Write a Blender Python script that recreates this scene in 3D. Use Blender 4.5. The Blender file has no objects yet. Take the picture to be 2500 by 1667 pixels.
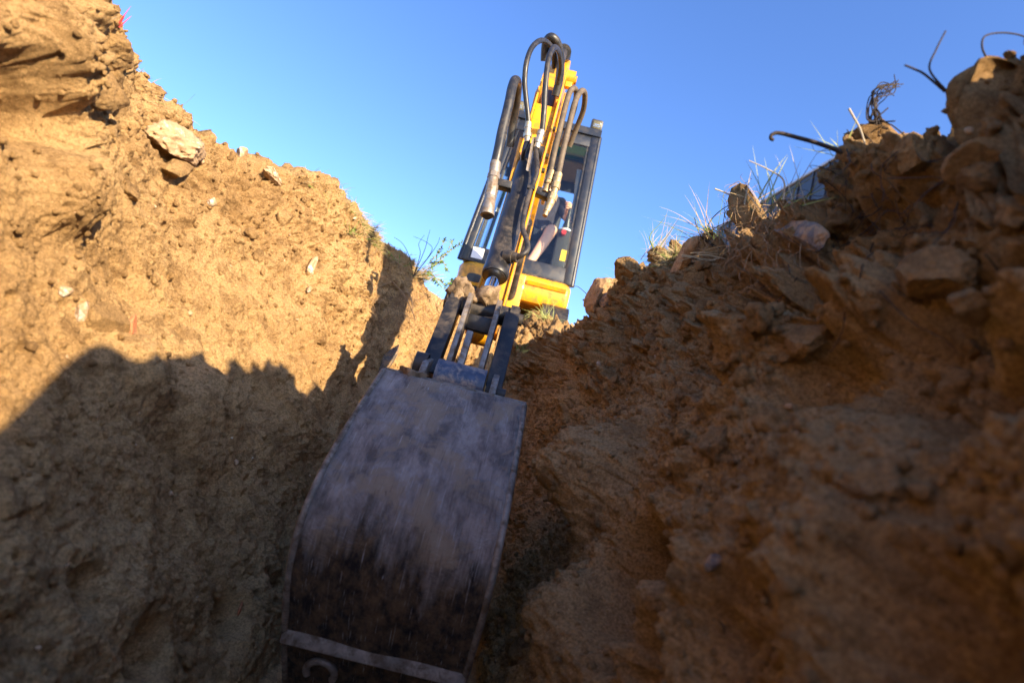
import bpy, bmesh, math, random
import numpy as np
from mathutils import Vector, Matrix
random.seed(7)
rng = np.random.default_rng(7)
R = math.radians

# ------------------------------------------------------------------ camera, sky, sun
SC = bpy.context.scene
PITCH, ROLL = R(8), R(14)
cf = np.array([0, math.cos(PITCH), math.sin(PITCH)])
cu0 = np.array([0, -math.sin(PITCH), math.cos(PITCH)])
cr0 = np.array([1.0, 0, 0])
cu = math.cos(ROLL) * cu0 - math.sin(ROLL) * cr0
cr = math.cos(ROLL) * cr0 + math.sin(ROLL) * cu0
FPX = 1389.0                                   # focal length in pixels of the 2500 px photo

def ray(x, y):
    return FPX * cf + (x - 1250) * cr + (833.5 - y) * cu
def P(x, y, Y):                                # point of the photo at distance Y down the trench
    d = ray(x, y); return Vector(d * (Y / d[1]))
def PX(x, y, X):
    d = ray(x, y); return Vector(d * (X / d[0]))

cam = bpy.data.cameras.new('camera')
cam.sensor_width = 36; cam.lens = FPX / 2500 * 36
cam.clip_start = 0.02; cam.clip_end = 2000
cam.dof.use_dof = True; cam.dof.focus_distance = 2.0; cam.dof.aperture_fstop = 2.9
camo = bpy.data.objects.new('camera', cam)
SC.collection.objects.link(camo)
M = Matrix((cr, cu, -cf)).transposed().to_4x4()
camo.matrix_world = M
SC.camera = camo

SUN_EL, SUN_AZ = R(22.5), R(48)                  # azimuth from +X towards -Y (behind the camera)
sdir = Vector((math.cos(SUN_EL) * math.cos(SUN_AZ), -math.cos(SUN_EL) * math.sin(SUN_AZ), math.sin(SUN_EL)))
sun = bpy.data.lights.new('sun', 'SUN'); sun.energy = 3.8; sun.angle = R(0.5); sun.color = (1.0, 0.81, 0.54)
suno = bpy.data.objects.new('sun', sun); SC.collection.objects.link(suno)
suno.rotation_euler = sdir.to_track_quat('Z', 'Y').to_euler()
suno.location = sdir * 30

W = bpy.data.worlds.new('World'); SC.world = W; W.use_nodes = True
wn = W.node_tree; wn.nodes.clear()
sky = wn.nodes.new('ShaderNodeTexSky'); sky.sky_type = 'NISHITA'; sky.sun_disc = False
sky.sun_elevation = SUN_EL
sky.sun_rotation = math.atan2(sdir.x, sdir.y)
sky.altitude = 200; sky.air_density = 1.0; sky.dust_density = 1.0; sky.ozone_density = 5.0
bg = wn.nodes.new('ShaderNodeBackground'); bg.inputs['Strength'].default_value = 0.118
hs = wn.nodes.new('ShaderNodeHueSaturation'); hs.inputs['Saturation'].default_value = 1.08; hs.inputs['Hue'].default_value = .510
wo = wn.nodes.new('ShaderNodeOutputWorld')
wn.links.new(sky.outputs[0], hs.inputs['Color']); wn.links.new(hs.outputs[0], bg.inputs[0]); wn.links.new(bg.outputs[0], wo.inputs[0])

SC.view_settings.view_transform = 'Standard'; SC.view_settings.look = 'None'
SC.view_settings.exposure = 1.7; SC.view_settings.gamma = 1.0
SC.render.engine = 'CYCLES'
SC.cycles.use_denoising = True
SC.cycles.max_bounces = 8; SC.cycles.diffuse_bounces = 6; SC.cycles.transparent_max_bounces = 16

# ------------------------------------------------------------------ numpy noise
def _hash(ix, iy, iz, s):
    h = (ix.astype(np.int64) * 374761393 + iy.astype(np.int64) * 668265263 + iz.astype(np.int64) * 2147483647 + s * 974634777) & 0xffffffff
    h = ((h ^ (h >> 13)) * 1274126177) & 0xffffffff
    h = ((h ^ (h >> 16)) * 2246822519) & 0xffffffff
    return (h ^ (h >> 15)) & 0xffffffff
def vnoise(p, s=0):
    i = np.floor(p); f = (p - i).astype(np.float32); i = i.astype(np.int64)
    u = f * f * f * (f * (f * 6 - 15) + 10)
    out = np.zeros(len(p), np.float32)
    for dx in (0, 1):
        wx = u[:, 0] if dx else 1 - u[:, 0]
        for dy in (0, 1):
            wy = u[:, 1] if dy else 1 - u[:, 1]
            for dz in (0, 1):
                wz = u[:, 2] if dz else 1 - u[:, 2]
                h = _hash(i[:, 0] + dx, i[:, 1] + dy, i[:, 2] + dz, s)
                # gradient noise
                gx = ((h & 255) / 127.5 - 1).astype(np.float32); gy = (((h >> 8) & 255) / 127.5 - 1).astype(np.float32); gz = (((h >> 16) & 255) / 127.5 - 1).astype(np.float32)
                out += wx * wy * wz * (gx * (f[:, 0] - dx) + gy * (f[:, 1] - dy) + gz * (f[:, 2] - dz))
    return out * 1.4
def fbm(p, octs, s=0, gain=0.5, lac=2.03):
    a = 1.0; o = np.zeros(len(p), np.float32)
    for k in range(octs):
        o += a * vnoise(p * lac ** k + 17.3 * k, s + k); a *= gain
    return o
def billow(p, octs, s=0, gain=0.5):
    a = 1.0; o = np.zeros(len(p), np.float32)
    for k in range(octs):
        o += a * (np.abs(vnoise(p * 2.03 ** k + 9.1 * k, s + k)) * 2 - 0.5); a *= gain
    return o
def worley(p, s=0):
    """distance to nearest feature, plus a random value of that cell"""
    i = np.floor(p).astype(np.int64); f = (p - i).astype(np.float32)
    d1 = np.full(len(p), 9, np.float32); rv = np.zeros(len(p), np.float32); d2 = d1.copy()
    for dx in (-1, 0, 1):
        for dy in (-1, 0, 1):
            for dz in (-1, 0, 1):
                h = _hash(i[:, 0] + dx, i[:, 1] + dy, i[:, 2] + dz, s)
                a = dx + (h & 255) / 255.0 - f[:, 0]; b = dy + ((h >> 8) & 255) / 255.0 - f[:, 1]; c = dz + ((h >> 16) & 255) / 255.0 - f[:, 2]
                d = np.sqrt(a * a + b * b + c * c).astype(np.float32)
                m = d < d1
                d2 = np.where(m, d1, np.minimum(d2, d)); rv = np.where(m, ((h >> 24) & 255) / 255.0, rv); d1 = np.where(m, d, d1)
    return d1, d2, rv
def facets(p, s=0, tilt=1.0, gap=.14):
    """broken-soil relief: every cell is a randomly tilted, randomly raised facet; gaps between cells"""
    i = np.floor(p).astype(np.int64); f = (p - i).astype(np.float32)
    d1 = np.full(len(p), 9, np.float32); d2 = d1.copy(); rv = np.zeros(len(p), np.float32); tl = rv.copy()
    for dx in (-1, 0, 1):
        for dy in (-1, 0, 1):
            for dz in (-1, 0, 1):
                h = _hash(i[:, 0] + dx, i[:, 1] + dy, i[:, 2] + dz, s)
                a = dx + (h & 255) / 255.0 - f[:, 0]; b = dy + ((h >> 8) & 255) / 255.0 - f[:, 1]; c = dz + ((h >> 16) & 255) / 255.0 - f[:, 2]
                d = np.sqrt(a * a + b * b + c * c).astype(np.float32)
                m = d < d1
                t = (((h >> 5) & 255) / 127.5 - 1) * a + (((h >> 11) & 255) / 127.5 - 1) * b + (((h >> 19) & 255) / 127.5 - 1) * c
                d2 = np.where(m, d1, np.minimum(d2, d)); rv = np.where(m, ((h >> 24) & 255) / 255.0, rv); tl = np.where(m, t, tl); d1 = np.where(m, d, d1)
    return (rv * .8 + tilt * tl) * sstep(0, gap, d2 - d1), rv
def sstep(a, b, x):
    t = np.clip((x - a) / (b - a), 0, 1); return t * t * (3 - 2 * t)

# ------------------------------------------------------------------ material helpers
def new_mat(name):
    m = bpy.data.materials.new(name); m.use_nodes = True
    nt = m.node_tree; b = nt.nodes['Principled BSDF']
    return m, nt, b
def N(nt, t, **kw):
    n = nt.nodes.new(t)
    for k, v in kw.items():
        if k in n.inputs: n.inputs[k].default_value = v
        else: setattr(n, k, v)
    return n
def ramp(nt, src, stops):
    r = nt.nodes.new('ShaderNodeValToRGB'); e = r.color_ramp.elements
    while len(e) < len(stops): e.new(0.5)
    for q, (pos, c) in zip(e, stops):
        q.position = pos; q.color = (c[0], c[1], c[2], 1) if not isinstance(c, (int, float)) else (c, c, c, 1)
    nt.links.new(src, r.inputs[0]); return r.outputs[0]
def mix(nt, fac, a, b, mode='MIX'):
    m = nt.nodes.new('ShaderNodeMix'); m.data_type = 'RGBA'; m.blend_type = mode
    for s, v in ((m.inputs[0], fac), (m.inputs[6], a), (m.inputs[7], b)):
        if isinstance(v, (int, float)): s.default_value = v
        elif isinstance(v, (tuple, list)): s.default_value = (*v[:3], 1)
        else: nt.links.new(v, s)
    return m.outputs[2]
def noise(nt, vec, scale, detail=6, rough=0.6, dist=0.0):
    n = N(nt, 'ShaderNodeTexNoise', Scale=scale, Detail=detail, Roughness=rough, Distortion=dist)
    if vec is not None: nt.links.new(vec, n.inputs['Vector'])
    return n.outputs['Fac']
def mapping(nt, vec, scale=(1, 1, 1), rot=(0, 0, 0)):
    m = nt.nodes.new('ShaderNodeMapping'); m.inputs['Scale'].default_value = scale; m.inputs['Rotation'].default_value = rot
    nt.links.new(vec, m.inputs['Vector']); return m.outputs[0]
def bump(nt, b, h, strength, dist, prev=None):
    n = nt.nodes.new('ShaderNodeBump'); n.inputs['Strength'].default_value = strength; n.inputs['Distance'].default_value = dist
    nt.links.new(h, n.inputs['Height'])
    if prev is not None: nt.links.new(prev, n.inputs['Normal'])
    if b is not None: nt.links.new(n.outputs[0], b.inputs['Normal'])
    return n.outputs[0]

def soil_mat(name, dark, mid, pale, humus=(0.13, 0.072, 0.034), hum_amt=0.22):
    m, nt, b = new_mat(name)
    tc = N(nt, 'ShaderNodeTexCoord').outputs['Object']
    n1 = noise(nt, tc, 2.3, 5, .6, .3); n2 = noise(nt, tc, 14, 8, .7); n3 = noise(nt, tc, 170, 4, .7)
    base = mix(nt, ramp(nt, n1, [(.35, 0), (.65, 1)]), mid, pale)
    c = mix(nt, ramp(nt, n2, [(.36, .7), (.50, 0)]), base, dark)
    c = mix(nt, ramp(nt, n3, [(.38, .55), (.56, 0)]), c, dark)
    n4 = noise(nt, tc, 420, 2, .5)
    c = mix(nt, ramp(nt, n4, [(.60, 0), (.72, .55)]), c, (pale[0] * 1.45, pale[1] * 1.45, pale[2] * 1.5))
    # humus layer near the old surface
    sx = N(nt, 'ShaderNodeSeparateXYZ'); nt.links.new(tc, sx.inputs[0])
    add = N(nt, 'ShaderNodeMath', operation='ADD'); nt.links.new(sx.outputs[2], add.inputs[0])
    mm = N(nt, 'ShaderNodeMath', operation='MULTIPLY_ADD'); nt.links.new(n1, mm.inputs[0]); mm.inputs[1].default_value = .7; mm.inputs[2].default_value = -.35
    mx_ = N(nt, 'ShaderNodeMapRange'); nt.links.new(sx.outputs[0], mx_.inputs[0]); mx_.inputs[1].default_value = -.6; mx_.inputs[2].default_value = .1; mx_.inputs[3].default_value = -.35; mx_.inputs[4].default_value = .15
    a2 = N(nt, 'ShaderNodeMath', operation='ADD'); nt.links.new(mx_.outputs[0], a2.inputs[0]); nt.links.new(mm.outputs[0], a2.inputs[1]); nt.links.new(a2.outputs[0], add.inputs[1])
    c = mix(nt, ramp(nt, add.outputs[0], [(.30, 0), (.75, hum_amt)]), c, humus)
    nt.links.new(c, b.inputs['Base Color'])
    b.inputs['Roughness'].default_value = .95; b.inputs['Specular IOR Level'].default_value = .15
    v = N(nt, 'ShaderNodeTexVoronoi', Scale=70.0); nt.links.new(tc, v.inputs['Vector'])
    p1 = bump(nt, None, noise(nt, tc, 45, 8, .8), 1.0, .022)
    p2 = bump(nt, None, v.outputs['Distance'], .35, .006, p1)
    bump(nt, b, noise(nt, tc, 300, 4, .8), .9, .004, p2)
    return m

def rock_mat(name, c1, c2, c3=None, scale=18, stain=.42):
    m, nt, b = new_mat(name)
    tc = N(nt, 'ShaderNodeTexCoord').outputs['Object']
    n1 = noise(nt, tc, scale, 8, .7, .4); n2 = noise(nt, tc, scale * 7, 6, .7)
    c = mix(nt, ramp(nt, n1, [(.38, 0), (.6, 1)]), c1, c2)
    if c3: c = mix(nt, ramp(nt, n2, [(.42, .8), (.55, 0)]), c, c3)
    c = mix(nt, ramp(nt, noise(nt, tc, 26, 7, .7, .6), [(stain, .9), (stain + .1, 0)]), c, (.40, .25, .13))
    nt.links.new(c, b.inputs['Base Color']); b.inputs['Roughness'].default_value = .85; b.inputs['Specular IOR Level'].default_value = .3
    p1 = bump(nt, None, n1, .5, .01); bump(nt, b, n2, .6, .003, p1)
    return m

def simple(name, col, rough=.6, metal=0.0, spec=.5, var=.25, vs=30, dirt=None, dirt_amt=.6, ds=8, bmp=0.0, coat=0):
    m, nt, b = new_mat(name)
    tc = N(nt, 'ShaderNodeTexCoord').outputs['Object']
    n1 = noise(nt, tc, vs, 6, .65)
    c = mix(nt, ramp(nt, n1, [(.3, 0), (.7, 1)]), tuple(x * (1 - var) for x in col), tuple(min(1, x * (1 + var)) for x in col))
    rr = rough
    if dirt:
        n2 = noise(nt, tc, ds, 9, .75, .3)
        f = ramp(nt, n2, [(.46, 0), (.62, dirt_amt)])
        c = mix(nt, f, c, dirt)
        r = mix(nt, f, (rough,) * 3, (.92,) * 3); nt.links.new(r, b.inputs['Roughness'])
    else: b.inputs['Roughness'].default_value = rough
    nt.links.new(c, b.inputs['Base Color'])
    b.inputs['Metallic'].default_value = metal; b.inputs['Specular IOR Level'].default_value = spec
    if coat: b.inputs['Coat Weight'].default_value = coat
    if bmp: bump(nt, b, noise(nt, tc, vs * 3, 6, .7), .6, bmp)
    return m

MUD = (.20, .13, .075)
M_soil = soil_mat('soil', (.22, .122, .048), (.56, .335, .14), (.76, .485, .22))
M_yel = simple('yellow_paint', (.80, .36, .008), .36, 0, .5, .08, 6, dirt=(.20, .10, .03), dirt_amt=.7, ds=17, coat=.3)
M_blk = simple('black_paint', (.018, .018, .020), .42, 0, .4, .2, 12, dirt=(.16, .12, .085), dirt_amt=.5, ds=11)
M_rub = simple('black_rubber', (.020, .020, .022), .38, 0, .5, .2, 40, dirt=(.12, .09, .06), dirt_amt=.35, ds=18)
M_brn = simple('dusty_rubber', (.13, .095, .062), .6, 0, .4, .3, 40, dirt=(.05, .04, .03), dirt_amt=.5, ds=25)
M_stl = simple('worn_steel', (.30, .26, .22), .5, .6, .5, .25, 40, dirt=MUD, dirt_amt=.9, ds=30, bmp=.001)
M_zinc = simple('plated_steel', (.62, .54, .40), .38, .8, .5, .2, 60, dirt=(.2, .13, .07), dirt_amt=.6, ds=40)
M_chr = simple('chrome', (.85, .86, .88), .06, 1.0, .5, .02, 5)
M_navy = simple('navy_paint', (.012, .016, .026), .34, 0, .45, .12, 8, dirt=(.08, .06, .045), dirt_amt=.25, ds=14, coat=.1)
M_mudm = simple('caked_mud', (.30, .21, .13), .95, 0, .1, .35, 30, dirt=(.10, .065, .035), dirt_amt=.8, ds=20, bmp=.006)

# ------------------------------------------------------------------ mesh helpers
def tag(o, label=None, cat=None, group=None, kind=None):
    if label: o['label'] = label
    if cat: o['category'] = cat
    if group: o['group'] = group
    if kind: o['kind'] = kind
    return o
def link(o, parent=None):
    SC.collection.objects.link(o)
    if parent is not None: o.parent = parent
    return o
def empty(name, loc=(0, 0, 0)):
    o = bpy.data.objects.new(name, None); o.location = loc; o.empty_display_size = .1
    return link(o)

class MB:
    def __init__(s): s.v = []; s.f = []; s.sm = []
    def add(s, vs, fs, smooth=False):
        k = len(s.v); s.v += [tuple(map(float, v)) for v in vs]
        s.f += [tuple(i + k for i in f) for f in fs]; s.sm += [smooth] * len(fs)
    def box(s, c, size, ax=None):
        c = Vector(c); h = Vector(size) / 2
        A = ax if ax is not None else Matrix.Identity(3)
        vs = [c + A @ Vector((x * h.x, y * h.y, z * h.z)) for x in (-1, 1) for y in (-1, 1) for z in (-1, 1)]
        s.add(vs, [(0, 1, 3, 2), (4, 6, 7, 5), (0, 4, 5, 1), (2, 3, 7, 6), (0, 2, 6, 4), (1, 5, 7, 3)])
    def hexa(s, vs):                 # eight corners ordered like box()
        s.add(vs, [(0, 1, 3, 2), (4, 6, 7, 5), (0, 4, 5, 1), (2, 3, 7, 6), (0, 2, 6, 4), (1, 5, 7, 3)])
    def tube(s, pts, rad, n=14, caps=True, smooth=True, hollow=0):
        pts = [Vector(p) for p in pts]
        rad = rad if hasattr(rad, '__len__') else [rad] * len(pts)
        up = None; rings = []
        for i, p in enumerate(pts):
            t = (pts[min(i + 1, len(pts) - 1)] - pts[max(i - 1, 0)]).normalized()
            if up is None:
                up = Vector((0, 0, 1)) if abs(t.z) < .9 else Vector((0, 1, 0))
            a = t.cross(up).normalized(); up = a.cross(t).normalized()
            rings.append([p + (a * math.cos(2 * math.pi * k / n) + up * math.sin(2 * math.pi * k / n)) * rad[i] for k in range(n)])
        vs = [v for r in rings for v in r]; fs = []
        for i in range(len(pts) - 1):
            for k in range(n):
                fs.append((i * n + k, i * n + (k + 1) % n, (i + 1) * n + (k + 1) % n, (i + 1) * n + k))
        s.add(vs, fs, smooth)
        if caps:
            for i, rev in ((0, False), (len(pts) - 1, True)):
                s.add(rings[i], [tuple(range(n)) if rev else tuple(range(n))[::-1]], False)
    def cyl(s, a, b, r, n=20, r2=None, smooth=True):
        s.tube([a, b], [r, r if r2 is None else r2], n, True, smooth)
    def prism(s, poly, off):         # poly: list of 3-D points, off: extrusion vector
        n = len(poly); off = Vector(off); a = [Vector(p) for p in poly]; b = [p + off for p in a]
        s.add(a + b, [tuple(range(n))[::-1], tuple(range(n, 2 * n))] + [(i, (i + 1) % n, n + (i + 1) % n, n + i) for i in range(n)])
    def build(s, name, mat, parent=None, bevel=0, seg=2, sub=0):
        me = bpy.data.meshes.new(name); me.from_pydata(s.v, [], s.f)
        me.polygons.foreach_set('use_smooth', s.sm if not bevel else [True] * len(s.sm))
        me.materials.append(mat); me.update()
        o = bpy.data.objects.new(name, me); link(o, parent)
        bm = bmesh.new(); bm.from_mesh(me); bmesh.ops.recalc_face_normals(bm, faces=bm.faces)
        if bevel:
            es = [e for e in bm.edges if len(e.link_faces) == 2 and e.calc_face_angle(0) > .6]
            bmesh.ops.bevel(bm, geom=es, offset=bevel, segments=seg, affect='EDGES', profile=.5, clamp_overlap=True)
            for f in bm.faces: f.smooth = True
            for e in bm.edges:
                if len(e.link_faces) == 2 and e.calc_face_angle(0) > .7: e.smooth = False
        bm.to_mesh(me); bm.free()
        return o

def spline(pts, n=8):
    pts = [Vector(p) for p in pts]; out = []
    for i in range(len(pts) - 1):
        p0 = pts[max(i - 1, 0)]; p1 = pts[i]; p2 = pts[i + 1]; p3 = pts[min(i + 2, len(pts) - 1)]
        for k in range(n):
            t = k / n
            out.append(.5 * ((2 * p1) + (-p0 + p2) * t + (2 * p0 - 5 * p1 + 4 * p2 - p3) * t * t + (-p0 + 3 * p1 - 3 * p2 + p3) * t ** 3))
    out.append(pts[-1]); return out

def np_mesh(name, V, F, mat, smooth=True, parent=None):
    me = bpy.data.meshes.new(name)
    V = np.asarray(V, np.float32); F = np.asarray(F, np.int32); k = F.shape[1]
    me.vertices.add(len(V)); me.vertices.foreach_set('co', V.ravel())
    me.loops.add(F.size); me.loops.foreach_set('vertex_index', F.ravel())
    me.polygons.add(len(F)); me.polygons.foreach_set('loop_start', np.arange(0, F.size, k, dtype=np.int32))
    try: me.polygons.foreach_set('loop_total', np.full(len(F), k, np.int32))
    except Exception: pass
    me.polygons.foreach_set('use_smooth', np.full(len(F), smooth))
    me.update(calc_edges=True); me.validate()
    me.materials.append(mat)
    o = bpy.data.objects.new(name, me); return link(o, parent)

# ================================================================== GROUND: plateau cut by the trench, one sheet
def tab(rows, Y):
    a = np.array(rows, float); return np.interp(Y, a[:, 0], a[:, 1])
def sm(y, k):
    ker = np.hanning(k + 2)[1:-1]; ker /= ker.sum()
    return np.convolve(np.pad(y, k // 2, 'edge'), ker, 'valid')[:len(y)]
D = .9408
def rimtab(pts):
    out = []
    for x, y, X in pts:
        q = PX(x / D, y / D, X); out.append((q.y, q.x, q.z))
    return out
rimL = rimtab([(258, -10, -1.12), (320, 165, -1.2), (430, 265, -1.17), (550, 355, -1.08), (640, 385, -1.0), (760, 405, -.88), (830, 490, -.82), (880, 560, -.77), (940, 590, -.68), (1000, 668, -.56), (1040, 700, -.46)])
rimR = rimtab([(2352, 110, .66), (2200, 165, .64), (2050, 225, .60), (1985, 300, .59), (1935, 390, .565), (1860, 458, .55), (1720, 468, .53), (1680, 528, .51), (1600, 575, .49), (1540, 575, .46), (1480, 580, .41), (1400, 655, .36), (1340, 688, .30), (1300, 705, .25), (1240, 722, .16)])
XL = [(-60, -1.0), (.3, -1.0), (.9, -1.08)] + [(a, b) for a, b, c in rimL] + [(4.2, -.3), (60, -.3)]
ZL = [(-60, .72), (-1, .75), (.3, .80), (.9, .79)] + [(a, c) for a, b, c in rimL] + [(4.0, .68), (60, .70)]
XR = [(-60, .66), (.3, .68)] + [(a, b) for a, b, c in rimR] + [(4.3, .05), (60, .05)]
ZR = [(-60, .72), (-1, .64), (-.66, .62), (-.57, .84), (-.47, .88), (-.38, .76), (-.28, .84), (-.15, .88), (0, .84), (.12, .92), (.3, .86), (.45, .74), (.6, .76)] + [(a, c) for a, b, c in rimR] + [(4.1, .70), (4.3, .68), (60, .70)]  # out-of-view rim humps raised to shape the shadow edge on the left wall
# wall position half way up (z about .1) and at the foot
XLm = [(-60, -.80), (.5, -.80), (1.0, -.88), (1.6, -.86), (2.0, -.72), (2.5, -.62), (2.75, -.56), (2.9, -.42), (3.1, -.33), (3.5, -.26), (4.2, -.2), (60, -.2)]
XLb = [(-60, -.42), (.6, -.44), (1.0, -.42), (1.5, -.38), (2.0, -.34), (2.6, -.32), (3.4, -.25), (4.2, -.2), (60, -.2)]
XRm = [(-60, .42), (.5, .42), (1.0, .36), (1.5, .31), (2.2, .24), (3.0, .17), (3.6, .10), (60, .05)]
XRb = [(-60, .24), (.6, .24), (1.2, .18), (2.0, .12), (3.4, .05), (60, 0)]
ZF = [(-60, .72), (-6, .7), (-4.2, -.4), (-3.5, -.72), (3.05, -.72), (3.35, -.30), (3.75, .64), (3.9, .67), (60, .70)]

Yd = .16 * np.exp(np.arange(0, 1120) * .00287)
Yr = np.concatenate([[-60, -30, -15, -8], np.linspace(-6, -1.3, 14), np.linspace(-1.25, .155, 64), Yd, np.geomspace(Yd[-1] + .03, 90, 40)])
nL = 560; nR = 520; nF = 60
vL = np.linspace(1, 0, nL); vR = np.linspace(0, 1, nR)
out = np.concatenate([[60, 30, 15, 8, 5, 3.2, 2.2, 1.6], np.linspace(1.2, .02, 60)])
rows = []
Yden = Yr
f = lambda T, k=41: sm(tab(T, Yden), k) if k else tab(T, Yden)
xl, zl, xr, zr = f(XL, 21), f(ZL, 15), f(XR, 17), f(ZR, 11)
xlm, xlb, xrm, xrb, zf = f(XLm), f(XLb), f(XRm), f(XRb), f(ZF, 25)
ny = len(Yr); ncol = len(out) + nL + nF + nR + len(out)
G = np.zeros((ny, ncol, 3), np.float64)
def wall(v, xb, xm, xr_, zb, zr_):
    # v 0 foot .. 1 rim ; smooth S between three control points, steep lower half, lip at the top
    z = zb[:, None] + (zr_ - zb)[:, None] * v[None, :]
    c = .55
    a = np.clip(v / c, 0, 1)[None, :]; b = np.clip((v - c) / (1 - c), 0, 1)[None, :]
    x = xb[:, None] + (xm - xb)[:, None] * a ** 1.15 + (xr_ - xm)[:, None] * b ** 1.1
    return x, z
kL = len(out)
x, z = wall(vL, xlb, xlm, xl, zf, zl); G[:, kL:kL + nL, 0] = x; G[:, kL:kL + nL, 2] = z
x, z = wall(vR, xrb, xrm, xr, zf, zr); k2 = kL + nL + nF; G[:, k2:k2 + nR, 0] = x; G[:, k2:k2 + nR, 2] = z
t = np.linspace(0, 1, nF + 2)[1:-1]
G[:, kL + nL:k2, 0] = xlb[:, None] + (xrb - xlb)[:, None] * t; G[:, kL + nL:k2, 2] = (zf - .03 * 0)[:, None] - .03 * np.sin(t * math.pi)[None, :] * (zf < .6)[:, None]
G[:, :kL, 0] = xl[:, None] - out[None, :]; G[:, k2 + nR:, 0] = xr[:, None] + out[::-1][None, :]
drop = sstep(0, .9, out)
G[:, :kL, 2] = zl[:, None] * (1 - drop) + .70 * drop - .02 * sstep(0, .2, out)
G[:, k2 + nR:, 2] = zr[:, None] * (1 - drop[::-1]) + .70 * drop[::-1] - .02 * sstep(0, .2, out[::-1])
G[:, :, 1] = Yr[:, None]
# soften the profile across
for _ in range(10):
    G[:, 1:-1, 0] = .25 * G[:, :-2, 0] + .5 * G[:, 1:-1, 0] + .25 * G[:, 2:, 0] if False else G[:, 1:-1, 0]

def normals(G):
    du = np.gradient(G, axis=0); dv = np.gradient(G, axis=1)
    n = np.cross(dv, du); n /= np.linalg.norm(n, axis=2, keepdims=True) + 1e-12
    return n
n0 = normals(G)
if n0[ny // 2, ncol // 2, 2] < 0: n0 = -n0
# smooth the normals so the rim does not split
for ax in (1,):
    k = 25; ker = np.hanning(k + 2)[1:-1]; ker /= ker.sum()
    for c in range(3):
        pad = np.pad(n0[:, :, c], ((0, 0), (k // 2, k // 2)), 'edge')
        n0[:, :, c] = sum(ker[i] * pad[:, i:i + ncol] for i in range(k))
n0 /= np.linalg.norm(n0, axis=2, keepdims=True)
V = G.reshape(-1, 3).copy(); n = n0.reshape(-1, 3).copy()
p = V.astype(np.float64)
near = (p[:, 1] > -.5) & (p[:, 1] < 4.3) & (p[:, 0] > -2.6) & (p[:, 0] < 1.9)
q = p[near]; disp = np.zeros(len(p), np.float32)
side = np.where(q[:, 0] > -.1, 1.0, -1.0)
hi = sstep(.05, .6, q[:, 2]); right = (side > 0).astype(float)
wallm = sstep(-.72, -.6, q[:, 2])
# where the bank is broken up into clods: the upper part, far more on the right
wn1 = fbm(q * 2.1, 3, 40)
cornr = sstep(1.55, 1.15, q[:, 1]) * sstep(.15, .4, q[:, 2]) * (1 - right)
chunk = np.clip(.25 * cornr + hi * (.55 + .65 * right) + .35 * wn1 + .12 * right, 0, 1.1)
warp = np.stack([fbm(q * 5, 3, 50), fbm(q * 5, 3, 60), fbm(q * 5, 3, 70)], 1) * .05
qw = q + warp
d = .050 * fbm(q * 1.9, 3, 1) + .022 * fbm(q * 6, 3, 5)
def dome(d1, rv, r=.62, p=.6):
    return np.clip(1 - (d1 / (r * (.45 + .55 * rv))) ** 2, 0, 1) ** p * (.35 + .65 * rv)
upr = np.clip(chunk - .45, 0, .6) * 1.6 * np.maximum(right, cornr * .25)
d += chunk * ((.052 + .05 * right) * facets(qw * np.array([6.5, 6.5, 7.5]), 11, .8, .14 + .10)[0] - .018)
d += upr * (.055 * facets(qw * np.array([10.5, 10.5, 12.]) + 3.3, 16, 1.0, .30)[0] - .02)
d += right * .022 * billow(qw * 4.5 + 3, 2, 25) * (1 - .4 * hi)
lr = .16 + .16 * right + .7 * chunk
d += lr * (.026 * facets(qw * 15, 12)[0] - .008)
fb, rv = facets(qw * 34, 13)
d += lr * .013 * fb * (rv > .35)
fb, rv = facets(q * 80 + warp * 60, 15)
d += (.15 + .4 * chunk + .35 * right) * .006 * fb * (rv > .4)
d += chunk * .016 * billow(q * 14, 4, 20) 
d += (.0070 + .004 * right) * fbm(q * 38, 5, 30, .62)
# pits where small stones fell out
d1, d2, rv = worley(q * 20, 14)
d -= .022 * (1 - sstep(.10, .30, d1)) * (rv > .62)
# scraped grooves down the left wall, running with the stroke of the bucket
g = q @ np.array([[0, 0], [.35, 5.0], [1.0, -3.5]]) if False else None
gs = fbm(np.stack([q[:, 0] * 3, (q[:, 1] + q[:, 2] * .6) * 26, (q[:, 2] - q[:, 1] * .6) * 3], 1), 3, 90)
d += .010 * gs * (1 - .6 * hi) * (1 - .5 * right)
# big forms: (photo x, y, side X, radius, height)
qd = q @ cf; qok = qd > .15
qx = np.where(qok, 1250 + FPX * (q @ cr) / np.where(qok, qd, 1), -1e6); qy = np.where(qok, 833.5 - FPX * (q @ cu) / np.where(qok, qd, 1), -1e6)
def blob(px, py, X, r, a, pw=3):
    global d
    m = np.where((np.abs(qx - px / D) < 9) & (np.abs(qy - py / D) < 9) & (q[:, 0] * X > 0))[0]
    if not len(m): return
    e = q - q[m[np.argmin(qd[m])]]
    rr = np.sqrt((e ** 2).sum(1)) * (1 + .25 * wn1); d += a * np.exp(-(rr / r) ** pw).astype(np.float32)
blob(1400, 1100, .30, .115, .17, 4)    # round boulder-like bulge in the near right wall
blob(1430, 1310, .30, .13, -.22, 6)   # hollow beneath it
blob(1330, 1420, .26, .09, .08); blob(1500, 1520, .26, .08, -.08, 4)
blob(1800, 1330, .33, .17, .07, 5)
blob(1225, 1050, .22, .13, -.08)      # dark cleft beside the bucket
blob(1150, 800, .20, .12, -.04)
blob(1620, 815, .38, .09, -.08, 4); blob(1500, 700, .42, .09, .06); blob(1780, 730, .45, .09, .08, 4)
blob(1850, 850, .45, .07, -.09, 4); blob(2000, 640, .5, .08, .07, 4); blob(2080, 790, .46, .08, -.10, 4)
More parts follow.
